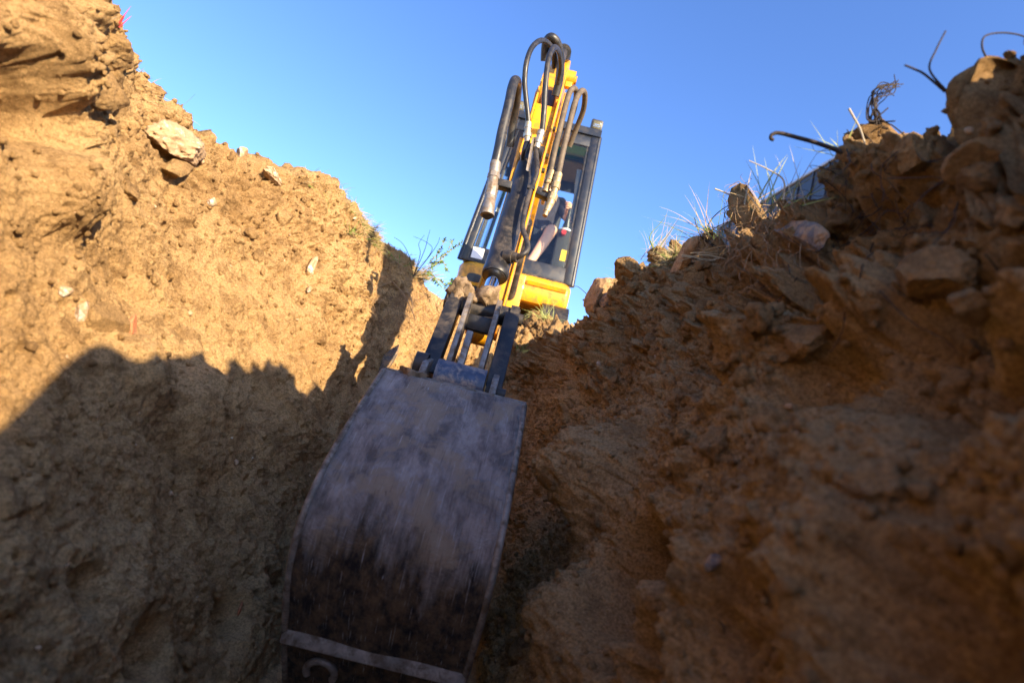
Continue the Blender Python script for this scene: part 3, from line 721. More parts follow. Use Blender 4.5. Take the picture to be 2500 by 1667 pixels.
# ---- hoses
def hose(pts, r, name, mat, fit=None, fmat=None, bands=()):
    mb = MB(); c_ = spline([at(*a) for a in pts], 8); mb.tube(c_, r, 16); o = part(mb, name, mat)
    if fit:
        mb = MB(); a, b_, c2 = [at(*f_) for f_ in fit]
        mb.cyl(a, a.lerp(b_, .45), r * 1.28, 16); mb.cyl(a.lerp(b_, .45), a.lerp(b_, .55), r * 1.5, 6); mb.cyl(a.lerp(b_, .55), b_, r * 1.2, 16); mb.cyl(b_, b_.lerp(c2, .45), r * 1.6, 6); mb.cyl(b_.lerp(c2, .45), c2, r * 1.15, 16)
        part(mb, 'fitting', fmat or M_zinc, o)
    return o
hose([(1290, 303, 2.22), (1288, 275, 2.21), (1284, 240, 2.20), (1281, 200, 2.19), (1285, 155, 2.18), (1298, 118, 2.20), (1318, 100, 2.25), (1336, 104, 2.32), (1350, 125, 2.42), (1352, 165, 2.52)], .0112, 'hydraulic_hose', M_rub,
     [(1290, 300, 2.22), (1288, 325, 2.22), (1287, 348, 2.22)])
hose([(1323, 322, 2.20), (1326, 295, 2.19), (1329, 255, 2.18), (1331, 215, 2.17), (1336, 165, 2.17), (1343, 132, 2.19), (1354, 116, 2.24), (1365, 130, 2.34), (1368, 165, 2.44), (1362, 205, 2.52)], .0118, 'hydraulic_hose', M_rub,
     [(1322, 320, 2.20), (1316, 340, 2.20), (1310, 362, 2.20)])
mb = MB(); mb.tube(spline([at(*a) for a in [(1330, 150, 2.46), (1333, 108, 2.42), (1345, 92, 2.38), (1360, 106, 2.40), (1368, 140, 2.46), (1366, 190, 2.54), (1356, 235, 2.58)]]), [.020] * 49, 14); part(mb, 'hose_sleeve', M_rub)
o_ = hose([(1208, 405, 2.08), (1217, 366, 2.08), (1226, 320, 2.09), (1236, 280, 2.10), (1244, 245, 2.11), (1250, 215, 2.13), (1257, 197, 2.17), (1263, 205, 2.25), (1261, 245, 2.34), (1252, 300, 2.42), (1244, 360, 2.46)], .0195, 'sleeved_hose', M_rub)
mb = MB()
def seg(a, b_, r1, n_=16, r2=None): mb.cyl(at(*a), at(*b_), r1, n_, r2)
seg((1210, 398, 2.08), (1206, 425, 2.07), .0215); seg((1206, 425, 2.07), (1204, 436, 2.065), .024, 6); seg((1204, 436, 2.065), (1202, 452, 2.06), .020); seg((1202, 452, 2.06), (1197, 482, 2.05), .0235, 8); seg((1197, 482, 2.05), (1190, 522, 2.03), .0215, 24, .0245); seg((1190, 519, 2.028), (1189, 526, 2.026), .0265, 24)
part(mb, 'coupler', M_stl, o_, bevel=.001)
mb = MB(); seg((1190, 524, 2.029), (1189, 527.5, 2.025), .018, 20); part(mb, 'coupler_face', M_blk, o_)
mb = MB(); mb.box(at(1226, 452, 2.10), (.075, .05, .030)); part(mb, 'hose_bracket', M_blk, o_, bevel=.003)
oc = hose([(1345, 418, 2.14), (1358, 353, 2.15), (1366, 318, 2.15), (1374, 285, 2.16), (1384, 246, 2.18), (1392, 224, 2.20), (1401, 216, 2.24), (1407, 228, 2.29), (1402, 265, 2.36), (1386, 315, 2.42), (1370, 360, 2.46)], .0120, 'auxiliary_hose', M_brn)
od = hose([(1362, 430, 2.12), (1370, 390, 2.13), (1380, 345, 2.14), (1391, 300, 2.15), (1402, 256, 2.17), (1411, 234, 2.19), (1421, 222, 2.23), (1428, 232, 2.28), (1424, 270, 2.35), (1408, 312, 2.41), (1390, 358, 2.46)], .0120, 'auxiliary_hose', M_brn)
M_brass = simple('dirty_brass', (.62, .44, .22), .40, .75, .5, .25, 60, dirt=(.16, .10, .05), dirt_amt=.7, ds=45, bmp=.0006)
mb = MB(); seg((1347, 420, 2.14), (1341, 442, 2.13), .0155); seg((1341, 442, 2.13), (1338, 450, 2.13), .0185, 6); seg((1338, 450, 2.13), (1331, 470, 2.12), .013, 16); part(mb, 'coupler', M_brass, oc, bevel=.001)
mb = MB(); seg((1364, 425, 2.12), (1358, 448, 2.11), .0155); seg((1358, 448, 2.11), (1355, 462, 2.105), .0185, 6); seg((1355, 462, 2.105), (1351, 475, 2.10), .0135); seg((1351, 475, 2.10), (1346, 490, 2.095), .0195, 6); seg((1346, 490, 2.095), (1334, 517, 2.08), .0165, 16, .0115); seg((1334, 517, 2.08), (1330, 527, 2.075), .0095)
part(mb, 'coupler', M_brass, od, bevel=.001)
mb = MB(); mb.box(at(1325, 474, 2.14), (.055, .045, .032), Matrix.Rotation(R(8), 3, 'Y')); part(mb, 'hose_bracket', M_blk, oc, bevel=.003)

# ---- boom behind the dipper
bpts = [(4.75, 1.22, .20), (4.45, 1.62, .20), (4.05, 2.00, .22), (3.55, 2.20, .24), (3.15, 2.06, .20), (2.92, 1.80, .16), (2.84, 1.60, .12)]
for s_ in (0,):
    mb = MB()
    for k in range(len(bpts) - 1):
        (y0, z0, h0), (y1, z1, h1) = bpts[k], bpts[k + 1]
        def nn_(j):
            a = bpts[max(j - 1, 0)]; b_ = bpts[min(j + 1, len(bpts) - 1)]; t_ = Vector((0, b_[0] - a[0], b_[1] - a[1])).normalized(); return Vector((0, -t_.z, t_.y))
        n0_, n1_ = nn_(k), nn_(k + 1); c0, c1 = Vector((CX, y0, z0)), Vector((CX, y1, z1))
        mb.hexa([v_ + Vector((a * .052, 0, 0)) for a in (-1, 1) for v_ in (c0 - n0_ * h0 / 2, c1 - n1_ * h1 / 2, c0 + n0_ * h0 / 2, c1 + n1_ * h1 / 2)])
boom = part(mb, 'boom', M_yel, bevel=.003)
for s_ in (-1, 1):
    mb = MB(); mb.prism([Vector((CX + s_ * .066, y_, z_)) for y_, z_ in ((2.76, 1.50), (2.74, 1.68), (2.84, 1.78), (3.10, 1.92), (3.15, 1.78), (2.95, 1.56))], (s_ * .014, 0, 0)); part(mb, 'boom_fork', M_yel, boom, bevel=.003)
    mb = MB(); mb.prism([Vector((CX + s_ * .085, y_, z_)) for y_, z_ in ((2.85, 1.18), (2.82, 1.46), (2.94, 1.50), (3.0, 1.2))], (s_ * .02, 0, 0)); part(mb, 'boom_bracket', M_yel, boom, bevel=.004)
mb = MB(); mb.cyl((CX, 4.7, .98), (CX, 4.0, 1.45), .05, 24); part(mb, 'boom_cylinder', M_blk, boom)
mb = MB(); mb.cyl((CX, 4.02, 1.44), (CX, 3.7, 1.66), .026, 20); part(mb, 'boom_rod', M_chr, boom)
mb = MB(); mb.cyl((CX, 3.75, 2.42), (CX, 3.0, 2.12), .045, 24); mb.cyl((CX, 3.0, 2.12), (CX, 2.86, 1.95), .024, 16); part(mb, 'dipper_cylinder', M_blk, boom)
mb = MB(); mb.hexa([Vector((CX + a * .10, y_, z_)) for a in (-1, 1) for (y_, z_) in ((4.62, .84), (4.62, 1.22), (4.95, .84), (4.95, 1.22))]); part(mb, 'swing_post', M_yel, boom, bevel=.01)

# ---- body, cab
BX0, BX1 = -.635, .405
def lerp(a, b_, t_): return a + (b_ - a) * t_
body_mb = MB(); prof_b = []
rows_ = []
zs = [1.07, 1.085, 1.12, 1.20, 1.275, 1.30, 1.325]; inset = [.055, .02, .0, .0, .0, .012, .04]
ncor = 7; outline = []
for zz, ins in zip(zs, inset):
    ring = []
    x0, x1, y0, y1 = BX0 + ins, BX1 - ins, 4.96 + ins, 6.55 - ins
    for (cx_, cy_, a0, rr_) in ((x0, y0, math.pi, .14), (x1, y0, 1.5 * math.pi, .05), (x1, y1, 0, .2), (x0, y1, .5 * math.pi, .2)):
        rr_ = max(rr_ - ins * .3, .01)
        ox = cx_ + (rr_ if cx_ == x0 else -rr_); oy = cy_ + (rr_ if cy_ == y0 else -rr_)
        for k in range(ncor + 1):
            a = a0 + (math.pi / 2) * k / ncor; ring.append((ox + rr_ * math.cos(a), oy + rr_ * math.sin(a), zz))
    rows_.append(ring)
nr_ = len(rows_[0]); vs = [v_ for r_ in rows_ for v_ in r_]; fs = []
for i in range(len(rows_) - 1):
    for k in range(nr_): fs.append((i * nr_ + k, i * nr_ + (k + 1) % nr_, (i + 1) * nr_ + (k + 1) % nr_, (i + 1) * nr_ + k))
body_mb.add(vs, fs, True); body_mb.add(rows_[0], [tuple(range(nr_))[::-1]]); body_mb.add(rows_[-1], [tuple(range(nr_))])
# a fold line bulging out on the front panel
body_mb.hexa([Vector((x_, y_, z_)) for x_ in (.0, .36) for (y_, z_) in ((4.945, 1.232), (4.930, 1.262), (4.975, 1.225), (4.975, 1.27))])
body = part(body_mb, 'body', M_yel)
body.data.polygons.foreach_set('use_smooth', [True] * len(body.data.polygons))
md = body.modifiers.new('e', 'EDGE_SPLIT'); md.split_angle = R(35)
mb = MB()                                        # oval headlight recess on the left corner
oc_ = at(1158, 678, 4.955)
poly = [Vector((oc_.x + .068 * math.copysign(abs(math.cos(a)) ** .7, math.cos(a)), 4.968, oc_.z + .040 * math.copysign(abs(math.sin(a)) ** .7, math.sin(a)))) for a in np.linspace(0, 2 * math.pi, 28, endpoint=False)]
mb.prism(poly, (0, -.012, 0)); hl = part(mb, 'headlight_recess', M_rub, body)
mb = MB(); mb.cyl((oc_.x + .02, 4.954, oc_.z - .006), (oc_.x + .02, 4.944, oc_.z - .006), .026, 20); part(mb, 'headlight', M_blk, body)
# counterweight rear cover
mb = MB(); mb.box((CX, 6.42, 1.50), (.95, .26, .36)); part(mb, 'engine_cover', M_yel, body, bevel=.08, seg=4)

# cab shell: raked front pane, tapering upwards
CB = dict(z0=1.322, z1=2.86)
def fx(side, z): t_ = (z - 1.322) / 1.54; return lerp(-.640, -.515, t_) if side < 0 else lerp(.402, .345, t_)
def fy(z): t_ = (z - 1.322) / 1.54; return lerp(5.0, 5.16, t_)
cab = MB()
RY = 6.28                                         # rear plane
def bar(a, b_, wx, wy, name='cab_frame', mat=M_navy, par=None, bev=.008):
    mb = MB(); a, b_ = Vector(a), Vector(b_)
    mb.hexa([v_ + Vector((sx * wx / 2, sy * wy / 2, 0)) for sx in (-1, 1) for (v_, sy) in ((a, -1), (b_, -1), (a, 1), (b_, 1))])
    return part(mb, name, mat, par, bevel=bev)
# floor and roof make the cab's own mesh
mb = MB(); mb.hexa([Vector((x_, y_, z_)) for x_ in (BX0 + .02, BX1 - .02) for (y_, z_) in ((5.0, 1.326), (5.0, 1.345), (RY, 1.326), (RY, 1.345))]); cabo = part(mb, 'cab', M_blk)
roof = MB()
z1 = 2.86; xa, xb = fx(-1, z1) - .01, fx(1, z1) + .01; ya = fy(z1) - .02
# roof as a ring of four panels round the tinted hatch
hx0, hx1, hy0, hy1 = -.28, .27, 5.30, 5.72
for (x0_, x1_, y0_, y1_) in ((xa, hx0, ya, RY), (hx1, xb, ya, RY), (hx0, hx1, ya, hy0), (hx0, hx1, hy1, RY)):
    roof.box(((x0_ + x1_) / 2, (y0_ + y1_) / 2, z1 + .035), (x1_ - x0_, y1_ - y0_, .07))
rf = part(roof, 'roof', M_navy, cabo)
M_lin = simple('olive_lining', (.13, .11, .055), .9, 0, .2, .2, 20)
mb = MB()
for (x0_, x1_, y0_, y1_) in ((xa + .05, hx0 - .02, ya + .06, RY - .05), (hx1 + .02, xb - .05, ya + .06, RY - .05), (hx0 - .02, hx1 + .02, ya + .06, hy0 - .02), (hx0 - .02, hx1 + .02, hy1 + .02, RY - .05)):
    mb.box(((x0_ + x1_) / 2, (y0_ + y1_) / 2, z1 - .012), (x1_ - x0_, y1_ - y0_, .018))
part(mb, 'roof_lining', M_lin, cabo)
def glass(name, tint, gloss=1.0):
    m = bpy.data.materials.new(name); m.use_nodes = True; nt = m.node_tree; nt.nodes.clear()
    o = nt.nodes.new('ShaderNodeOutputMaterial'); t_ = nt.nodes.new('ShaderNodeBsdfTransparent'); t_.inputs[0].default_value = (*tint, 1)
    g_ = nt.nodes.new('ShaderNodeBsdfGlossy'); g_.inputs['Roughness'].default_value = .02
    fr = nt.nodes.new('ShaderNodeFresnel'); fr.inputs[0].default_value = 1.5
    mx = nt.nodes.new('ShaderNodeMixShader'); ml = N(nt, 'ShaderNodeMath', operation='MULTIPLY'); ml.inputs[1].default_value = gloss
    ge = nt.nodes.new('ShaderNodeNewGeometry'); inv_ = N(nt, 'ShaderNodeMath', operation='SUBTRACT'); inv_.inputs[0].default_value = 1.0; nt.links.new(ge.outputs['Backfacing'], inv_.inputs[1]); m2 = N(nt, 'ShaderNodeMath', operation='MULTIPLY'); nt.links.new(fr.outputs[0], m2.inputs[0]); nt.links.new(inv_.outputs[0], m2.inputs[1]); nt.links.new(m2.outputs[0], ml.inputs[0]); nt.links.new(ml.outputs[0], mx.inputs[0]); nt.links.new(t_.outputs[0], mx.inputs[1]); nt.links.new(g_.outputs[0], mx.inputs[2]); nt.links.new(mx.outputs[0], o.inputs[0])
    return m
M_gls = glass('windscreen_glass', (.95, .985, .985), 1.2)
M_glg = glass('green_tinted_glass', (.16, .34, .10), 1.0)
mb = MB(); mb.box(((hx0 + hx1) / 2, (hy0 + hy1) / 2, z1 + .02), (hx1 - hx0, hy1 - hy0, .006)); part(mb, 'roof_window', M_glg, cabo)
M_ost = simple('orange_sticker', (.85, .40, .03), .5)
for x_ in (-.06, .12):
    mb = MB(); mb.box((x_ + .06, hy0 + .05, z1 + .012), (.12, .06, .002)); part(mb, 'roof_sticker', M_ost, cabo)
# pillars
for s_, w_ in ((-1, .075), (1, .085)):
    a = Vector((fx(s_, 1.322) - s_ * w_ / 2, 5.03, 1.322)); b_ = Vector((fx(s_, 2.86) - s_ * w_ / 2, fy(2.86) + .03, 2.87))
    o_ = bar(a, b_, w_, .07, 'front_pillar', M_navy, cabo, .016)
    # handrail-like outer tube
    mb = MB(); mb.tube([a + Vector((s_ * w_ / 2, -.01, 0)), b_ + Vector((s_ * w_ / 2, -.01, 0))], .026, 16); part(mb, 'outer_tube', M_navy, o_)
    bar((fx(s_, 1.322) - s_ * .03, RY - .03, 1.322), (fx(s_, 2.86) - s_ * .03, RY - .03, 2.87), .06, .06, 'rear_pillar', M_navy, cabo)
    bar((fx(s_, 1.322) - s_ * .03, 5.62, 1.322), (fx(s_, 2.86) - s_ * .03, 5.60, 2.87), .045, .05, 'door_pillar', M_navy, cabo)
    mb = MB(); xx0, xx1 = fx(s_, 1.40), fx(s_, 2.86)
    mb.hexa([Vector((x_ - s_ * .035 + dx_, y_, z_)) for dx_ in (0, .005) for (x_, y_, z_) in ((xx0, 5.08, 1.40), (xx1, 5.22, 2.85), (xx0, RY - .06, 1.40), (xx1, RY - .06, 2.85))]); part(mb, 'side_window', M_gls, cabo)
# wide inner trim beside the right pillar (black, with the curved inner edge seen in the glass)
mb = MB(); tr = [(1414, 398), (1408, 440), (1405, 470), (1397, 505), (1396, 528), (1402, 552), (1405, 575), (1400, 600), (1393, 630), (1386, 652)]
ins_ = [at(a, b_, 5.0) for a, b_ in tr]; ins_ = [Vector((v_.x, fy(v_.z) + .012, v_.z)) for v_ in ins_]
poly = ins_ + [Vector((fx(1, v_.z) - .05, fy(v_.z) + .012, v_.z)) for v_ in ins_[::-1]]
mb.prism(poly, (0, .02, 0)); part(mb, 'door_trim', M_navy, cabo)
# sill panel, header, window centre line, windscreen
def fpanel(name, z0, z1_, mat, par, xin=.06, th=.02, yo=0.0, bev=.003):
    mb = MB(); mb.hexa([Vector((x_, fy(z_) + yo + d_, z_)) for x_, z_, d_ in [(fx(-1, z0) + xin, z0, 0), (fx(-1, z1_) + xin, z1_, 0), (fx(-1, z0) + xin, z0, th), (fx(-1, z1_) + xin, z1_, th), (fx(1, z0) - xin, z0, 0), (fx(1, z1_) - xin, z1_, 0), (fx(1, z0) - xin, z0, th), (fx(1, z1_) - xin, z1_, th)]])
    return part(mb, name, mat, par, bevel=bev)
fpanel('sill_panel', 1.325, 1.475, M_navy, cabo, .03, .03)
fpanel('header_panel', 2.74, 2.86, M_navy, cabo, .03, .04)
fpanel('windscreen', 1.478, 2.735, M_gls, cabo, .06, .004, .006, 0)
mb = MB(); mb.box((CX - .12, 5.115, 2.12), (.012, .012, 1.25), Matrix.Rotation(R(-5.9), 3, 'X')); part(mb, 'wiper_arm', M_blk, cabo)
for s_ in (-1, 1):
    mb = MB(); mb.hexa([Vector((fx(s_, z_) - s_ * .095 + dx_, fy(z_) - .004 + dy_, z_)) for dx_ in (-.006, .006) for (z_, dy_) in ((1.48, -.004), (2.73, -.004), (1.48, .008), (2.73, .008))]); part(mb, 'window_seal', M_rub, cabo)
mb = MB(); w0 = Vector((fx(-1, 1.39) + .14, fy(1.39) - .003, 1.41)); mb.box(w0, (.105, .003, .105), Matrix.Rotation(R(-5.9), 3, 'X')); part(mb, 'white_sticker', simple('white_sticker', (.85, .85, .83), .5, var=.03), cabo)
mb = MB(); w0 = at(1378, 622, 4.995); w0.y = fy(w0.z) - .002; mb.box(w0, (.062, .003, .105), Matrix.Rotation(R(-5.9), 3, 'X')); part(mb, 'yellow_sticker', simple('yellow_sticker', (.80, .55, .03), .5, var=.03), cabo)
# rear panel with window opening
mb = MB(); mb.box((CX, RY + .01, 1.52), (.98, .02, .38)); part(mb, 'rear_panel', M_navy, cabo)
mb = MB(); mb.box((CX, RY + .01, 2.80), (.86, .02, .12)); part(mb, 'rear_header', M_navy, cabo)
# work lights on the roof
M_lamp = simple('lamp_lens', (.17, .15, .08), .15, .2, .5, .3, 90)
for px_, py_, nm_ in ((1456, 309, 1), (1267, 262, 1)):
    c_ = at(px_, py_, 5.2); A_ = Matrix.Rotation(R(8), 3, 'X')
    mb = MB(); mb.box(c_, (.115, .07, .115), A_); wl = part(mb, 'work_light', M_rub, bevel=.014)
    mb = MB(); mb.box(c_ + Vector((0, -.034, -.002)), (.074, .006, .074), A_); part(mb, 'lens', M_lamp, wl, bevel=.004)
    mb = MB(); mb.box(c_ + Vector((0, -.0375, -.002)), (.05, .003, .004), A_); mb.box(c_ + Vector((0, -.0375, -.022)), (.07, .003, .003), A_); mb.box(c_ + Vector((0, -.0375, .018)), (.07, .003, .003), A_); part(mb, 'reflector', M_chr, wl)
    mb = MB(); mb.cyl(c_ + Vector((0, .01, -.05)), c_ + Vector((-.01 if px_ > 1300 else .01, .03, -.13)), .014, 12); part(mb, 'stalk', M_blk, wl)
# seat and controls
M_seat = simple('seat_vinyl', (.025, .025, .028), .6, 0, .4, .2, 30)
mb = MB(); mb.box((-.02, 5.78, 1.78), (.46, .46, .12)); st_ = part(mb, 'operator_seat', M_seat, cabo, bevel=.04, seg=3)
mb = MB(); mb.box((-.02, 6.02, 2.10), (.44, .10, .56), Matrix.Rotation(R(-8), 3, 'X')); part(mb, 'seat_back', M_seat, st_, bevel=.04, seg=3)
mb = MB(); mb.box((-.02, 5.82, 1.53), (.36, .36, .37)); part(mb, 'seat_base', M_blk, st_, bevel=.01)
lv = at(1382, 560, 5.42)
for s_, xk in ((1, lv.x), (-1, -.02 - (lv.x + .02))):
    mb = MB(); mb.hexa([Vector((xk + a * .075, y_, z_)) for a in (-1, 1) for (y_, z_) in ((5.40, 1.36), (5.42, 1.98), (5.85, 1.36), (5.85, 2.0))]); cn = part(mb, 'control_console', M_seat, cabo, bevel=.02, seg=3)
    mb = MB(); base = Vector((xk, 5.46, 1.985)); topv = base + Vector((-.005, -.02, .175))
    rad = []; pts_ = []
    for k in range(15):
        t_ = k / 14; pts_.append(base.lerp(topv, t_ * .75)); rad.append(lerp(.046, .020, t_) * (1.12 if k % 2 else .9))
    mb.tube(pts_, rad, 20); mb.cyl(base.lerp(topv, .7), topv + Vector((0, 0, .05)), .017, 14); part(mb, 'control_lever', M_rub, cn)
    mb = MB(); mb.cyl(base - Vector((0, 0, .012)), base + Vector((0, 0, .006)), .055, 24); part(mb, 'lever_base', simple('white_plastic', (.75, .75, .72), .4, var=.03), cn)
    if s_ > 0:
        rb = at(1377, 566, 5.36); mb = MB(); mb.cyl((rb.x, 5.415, rb.z), (rb.x, 5.36, rb.z), .024, 20); part(mb, 'red_knob', simple('red_plastic', (.6, .03, .03), .35, var=.05), cn)
# undercarriage
for s_ in (-1, 1):
    mb = MB(); xc = CX + s_ * .42; prof_t = []
    for k in range(40):
        a = 2 * math.pi * k / 40
        cy_ = 5.02 + .0 if math.cos(a) < 0 else 6.42; prof_t.append(Vector((xc - .12, cy_ + .185 * math.cos(a), .905 + .185 * math.sin(a))))
    mb.prism(prof_t, (.24, 0, 0)); tr_ = part(mb, 'track', M_rub)
    for y_ in (5.05, 5.4, 5.75, 6.1, 6.4):
        mb = MB(); mb.cyl((xc - .13, y_, .88), (xc + .13, y_, .88), .09, 20); part(mb, 'track_roller', M_blk, tr_)
    mb = MB(); loop = [Vector((xc, v.y, v.z)) for v in prof_t]; loop = [loop[i].lerp(loop[(i + 1) % 40], t_) for i in range(40) for t_ in (np.linspace(0, 1, 24, endpoint=False) if (loop[i] - loop[(i + 1) % 40]).length > .5 else (0, .5))]
    for i, v in enumerate(loop):
        t_ = (loop[(i + 1) % len(loop)] - v).normalized(); mb.box(v + Vector((0, -t_.z, t_.y)) * -.004, (.235, .024, .03), Matrix((Vector((1, 0, 0)), t_, Vector((0, -t_.z, t_.y)))).transposed())
    part(mb, 'track_tread', M_rub, tr_)
mb = MB(); mb.box((CX, 5.7, .93), (.66, .8, .20)); part(mb, 'undercarriage', M_blk, bevel=.02)
mb = MB(); mb.prism([Vector((CX - .52, y_, z_)) for y_, z_ in ((6.95, .74), (6.90, .84), (6.93, .98), (6.98, 1.03), (7.0, 1.02), (6.96, .95), (6.94, .84), (6.98, .75))], (1.04, 0, 0)); part(mb, 'dozer_blade', M_yel)
adopt()

# ================================================================== operator
M_skin = simple('skin', (.78, .42, .27), .5, 0, .4, .08, 20)
M_shirt = simple('dark_shirt', (.045, .040, .055), .9, 0, .2, .2, 14)
M_short = simple('dark_shorts', (.018, .022, .035), .9, 0, .2, .2, 14)
M_boot = simple('work_boot', (.10, .06, .035), .7, 0, .3, .2, 20)
def skin_body(name, joints, edges, mat, parent=None, sub=2):
    me = bpy.data.meshes.new(name); me.from_pydata([tuple(j[0]) for j in joints], edges, []); o = bpy.data.objects.new(name, me); link(o)
    md = o.modifiers.new('skin', 'SKIN'); md.use_smooth_shade = True
    for i, j in enumerate(joints):
        sv = me.skin_vertices[0].data[i]; sv.radius = j[1] if hasattr(j[1], '__len__') else (j[1], j[1])
    me.skin_vertices[0].data[0].use_root = True
    s2 = o.modifiers.new('sub', 'SUBSURF'); s2.levels = sub; s2.render_levels = sub
    me.materials.append(mat)
    if parent is not None: o.parent = parent; o.matrix_parent_inverse = parent.matrix_world.inverted()
    return o
knee = at(1350, 556, 5.42); foot = at(1290, 648, 5.30); handR = at(1386, 505, 5.47)
knee = Vector(knee); hx = -.02
hipR = Vector((hx + .09, 5.80, 1.90)); hipL = Vector((hx - .09, 5.80, 1.90))
kneeL = Vector((hx - .24, 5.40, 1.98)); footL = Vector((hx - .22, 5.24, 1.46))
foot = Vector((foot.x, 5.26, 1.47))
shR = Vector((hx + .185, 5.86, 2.40)); shL = Vector((hx - .185, 5.86, 2.40))
elR = Vector((hx + .29, 5.68, 2.16)); elL = Vector((hx - .30, 5.68, 2.16))
handL = Vector((-.02 - (handR.x + .02), handR.y, handR.z))
J = [((hx, 5.82, 1.92), (.15, .12)), ((hx, 5.87, 2.12), (.145, .115)), ((hx, 5.88, 2.32), (.16, .11)), ((hx, 5.87, 2.42), (.10, .08)), ((hx, 5.85, 2.50), .052), ((hx, 5.84, 2.555), .065), ((hx, 5.83, 2.64), (.075, .092)), ((hx, 5.835, 2.71), (.062, .075)),
     (shR, .062), (elR, .042), (handR + Vector((0, .05, .01)), .030), (shL, .062), (elL, .042), (handL + Vector((0, .05, .01)), .030),
     (hipR, .095), (knee, .058), (foot.lerp(knee, .62) + Vector((0, .02, 0)), .058), (foot + Vector((0, 0, .03)), .038), (hipL, .095), (kneeL, .058), (footL.lerp(kneeL, .62) + Vector((0, .02, 0)), .058), (footL + Vector((0, 0, .03)), .038)]
Ed = [(0, 1), (1, 2), (2, 3), (3, 4), (4, 5), (5, 6), (6, 7), (2, 8), (8, 9), (9, 10), (2, 11), (11, 12), (12, 13), (0, 14), (14, 15), (15, 16), (16, 17), (0, 18), (18, 19), (19, 20), (20, 21)]
op = skin_body('person', J, Ed, M_skin)
tag(op, 'operator in dark shirt and shorts sitting in the cab, bare knee behind the glass', 'person')
def clothes(name, js, es, mat): return skin_body(name, js, es, mat, op)
clothes('shirt', [((hx, 5.83, 1.90), (.175, .145)), ((hx, 5.87, 2.12), (.168, .138)), ((hx, 5.88, 2.32), (.182, .132)), ((hx, 5.87, 2.41), (.12, .10)), (shR, .085), (shR.lerp(elR, .8), .065), (shL, .085), (shL.lerp(elL, .8), .065)], [(0, 1), (1, 2), (2, 3), (2, 4), (4, 5), (2, 6), (6, 7)], M_shirt)
clothes('shorts', [((hx, 5.84, 1.90), (.18, .13)), (hipR, .115), (hipR.lerp(knee, .72), .092), (hipL, .115), (hipL.lerp(kneeL, .72), .092)], [(0, 1), (1, 2), (0, 3), (3, 4)], M_short)
# face, hair, ears
mb = MB()
v_ = IC[3][0] * np.array((.088, .105, .085)); v_[:, 2] = np.where(v_[:, 1] < -.02, np.maximum(v_[:, 2], .035), v_[:, 2])
mb.add([Vector(t_) + Vector((hx, 5.85, 2.69)) for t_ in v_], IC[3][1].tolist(), True); hr = mb.build('hair', simple('brown_hair', (.06, .035, .02), .8), None); hr.parent = op; hr.matrix_parent_inverse = op.matrix_world.inverted()
def opc(mb, name, mat):
    o = mb.build(name, mat, None); o.parent = op; o.matrix_parent_inverse = op.matrix_world.inverted(); return o
M_eye = simple('eye_dark', (.05, .04, .03), .2)
for s_ in (-1, 1):
    mb = MB(); v_ = IC[2][0] * .011; mb.add([Vector(t_) + Vector((hx + s_ * .030, 5.745, 2.645)) for t_ in v_], IC[2][1].tolist(), True); opc(mb, 'eye', M_eye)
    mb = MB(); v_ = IC[2][0] * np.array((.010, .02, .03)); mb.add([Vector(t_) + Vector((hx + s_ * .092, 5.84, 2.635)) for t_ in v_], IC[2][1].tolist(), True); opc(mb, 'ear', M_skin)
mb = MB(); mb.tube([Vector((hx, 5.745, 2.655)), Vector((hx, 5.722, 2.622)), Vector((hx, 5.742, 2.612))], [.008, .014, .008], 10); opc(mb, 'nose', M_skin)
mb = MB(); mb.tube([Vector((hx - .024, 5.757, 2.580)), Vector((hx, 5.748, 2.577)), Vector((hx + .024, 5.757, 2.580))], .006, 8); opc(mb, 'mouth', simple('lips', (.42, .17, .13), .5))
# hands closed round the levers, five separate fingers each
for s_, hb_ in ((1, handR), (-1, handL)):
    js = [(hb_ + Vector((0, .055, .01)), (.026, .020)), (hb_ + Vector((s_ * .012, .020, .0)), (.036, .020)), (hb_ + Vector((s_ * .022, -.002, -.004)), (.034, .017))]; es = [(0, 1), (1, 2)]
    for k, (dz, ln) in enumerate(((.030, .95), (.011, 1.05), (-.008, 1.0), (-.026, .8))):
        i0 = len(js)
        js += [(hb_ + Vector((s_ * .024, -.018, dz)), .0095), (hb_ + Vector((s_ * .010 * ln, -.044 * ln, dz - .002)), .0088), (hb_ + Vector((-s_ * .014 * ln, -.046 * ln, dz - .004)), .0082), (hb_ + Vector((-s_ * .026 * ln, -.028, dz - .004)), .0074)]
        es += [(2, i0), (i0, i0 + 1), (i0 + 1, i0 + 2), (i0 + 2, i0 + 3)]
    i0 = len(js); js += [(hb_ + Vector((-s_ * .010, .012, .022)), .012), (hb_ + Vector((-s_ * .026, -.008, .034)), .0105), (hb_ + Vector((-s_ * .022, -.030, .036)), .009)]; es += [(1, i0), (i0, i0 + 1), (i0 + 1, i0 + 2)]
    hd = skin_body('hand', js, es, M_skin, op)
for fb, kb in ((foot, knee), (footL, kneeL)):
    js = [(fb + Vector((0, .03, .06)), .050), (fb + Vector((0, .03, .01)), .048), (fb + Vector((0, -.06, -.015)), (.045, .036)), (fb + Vector((0, -.15, -.025)), (.045, .030))]
    skin_body('boot', js, [(0, 1), (1, 2), (2, 3)], M_boot, op)

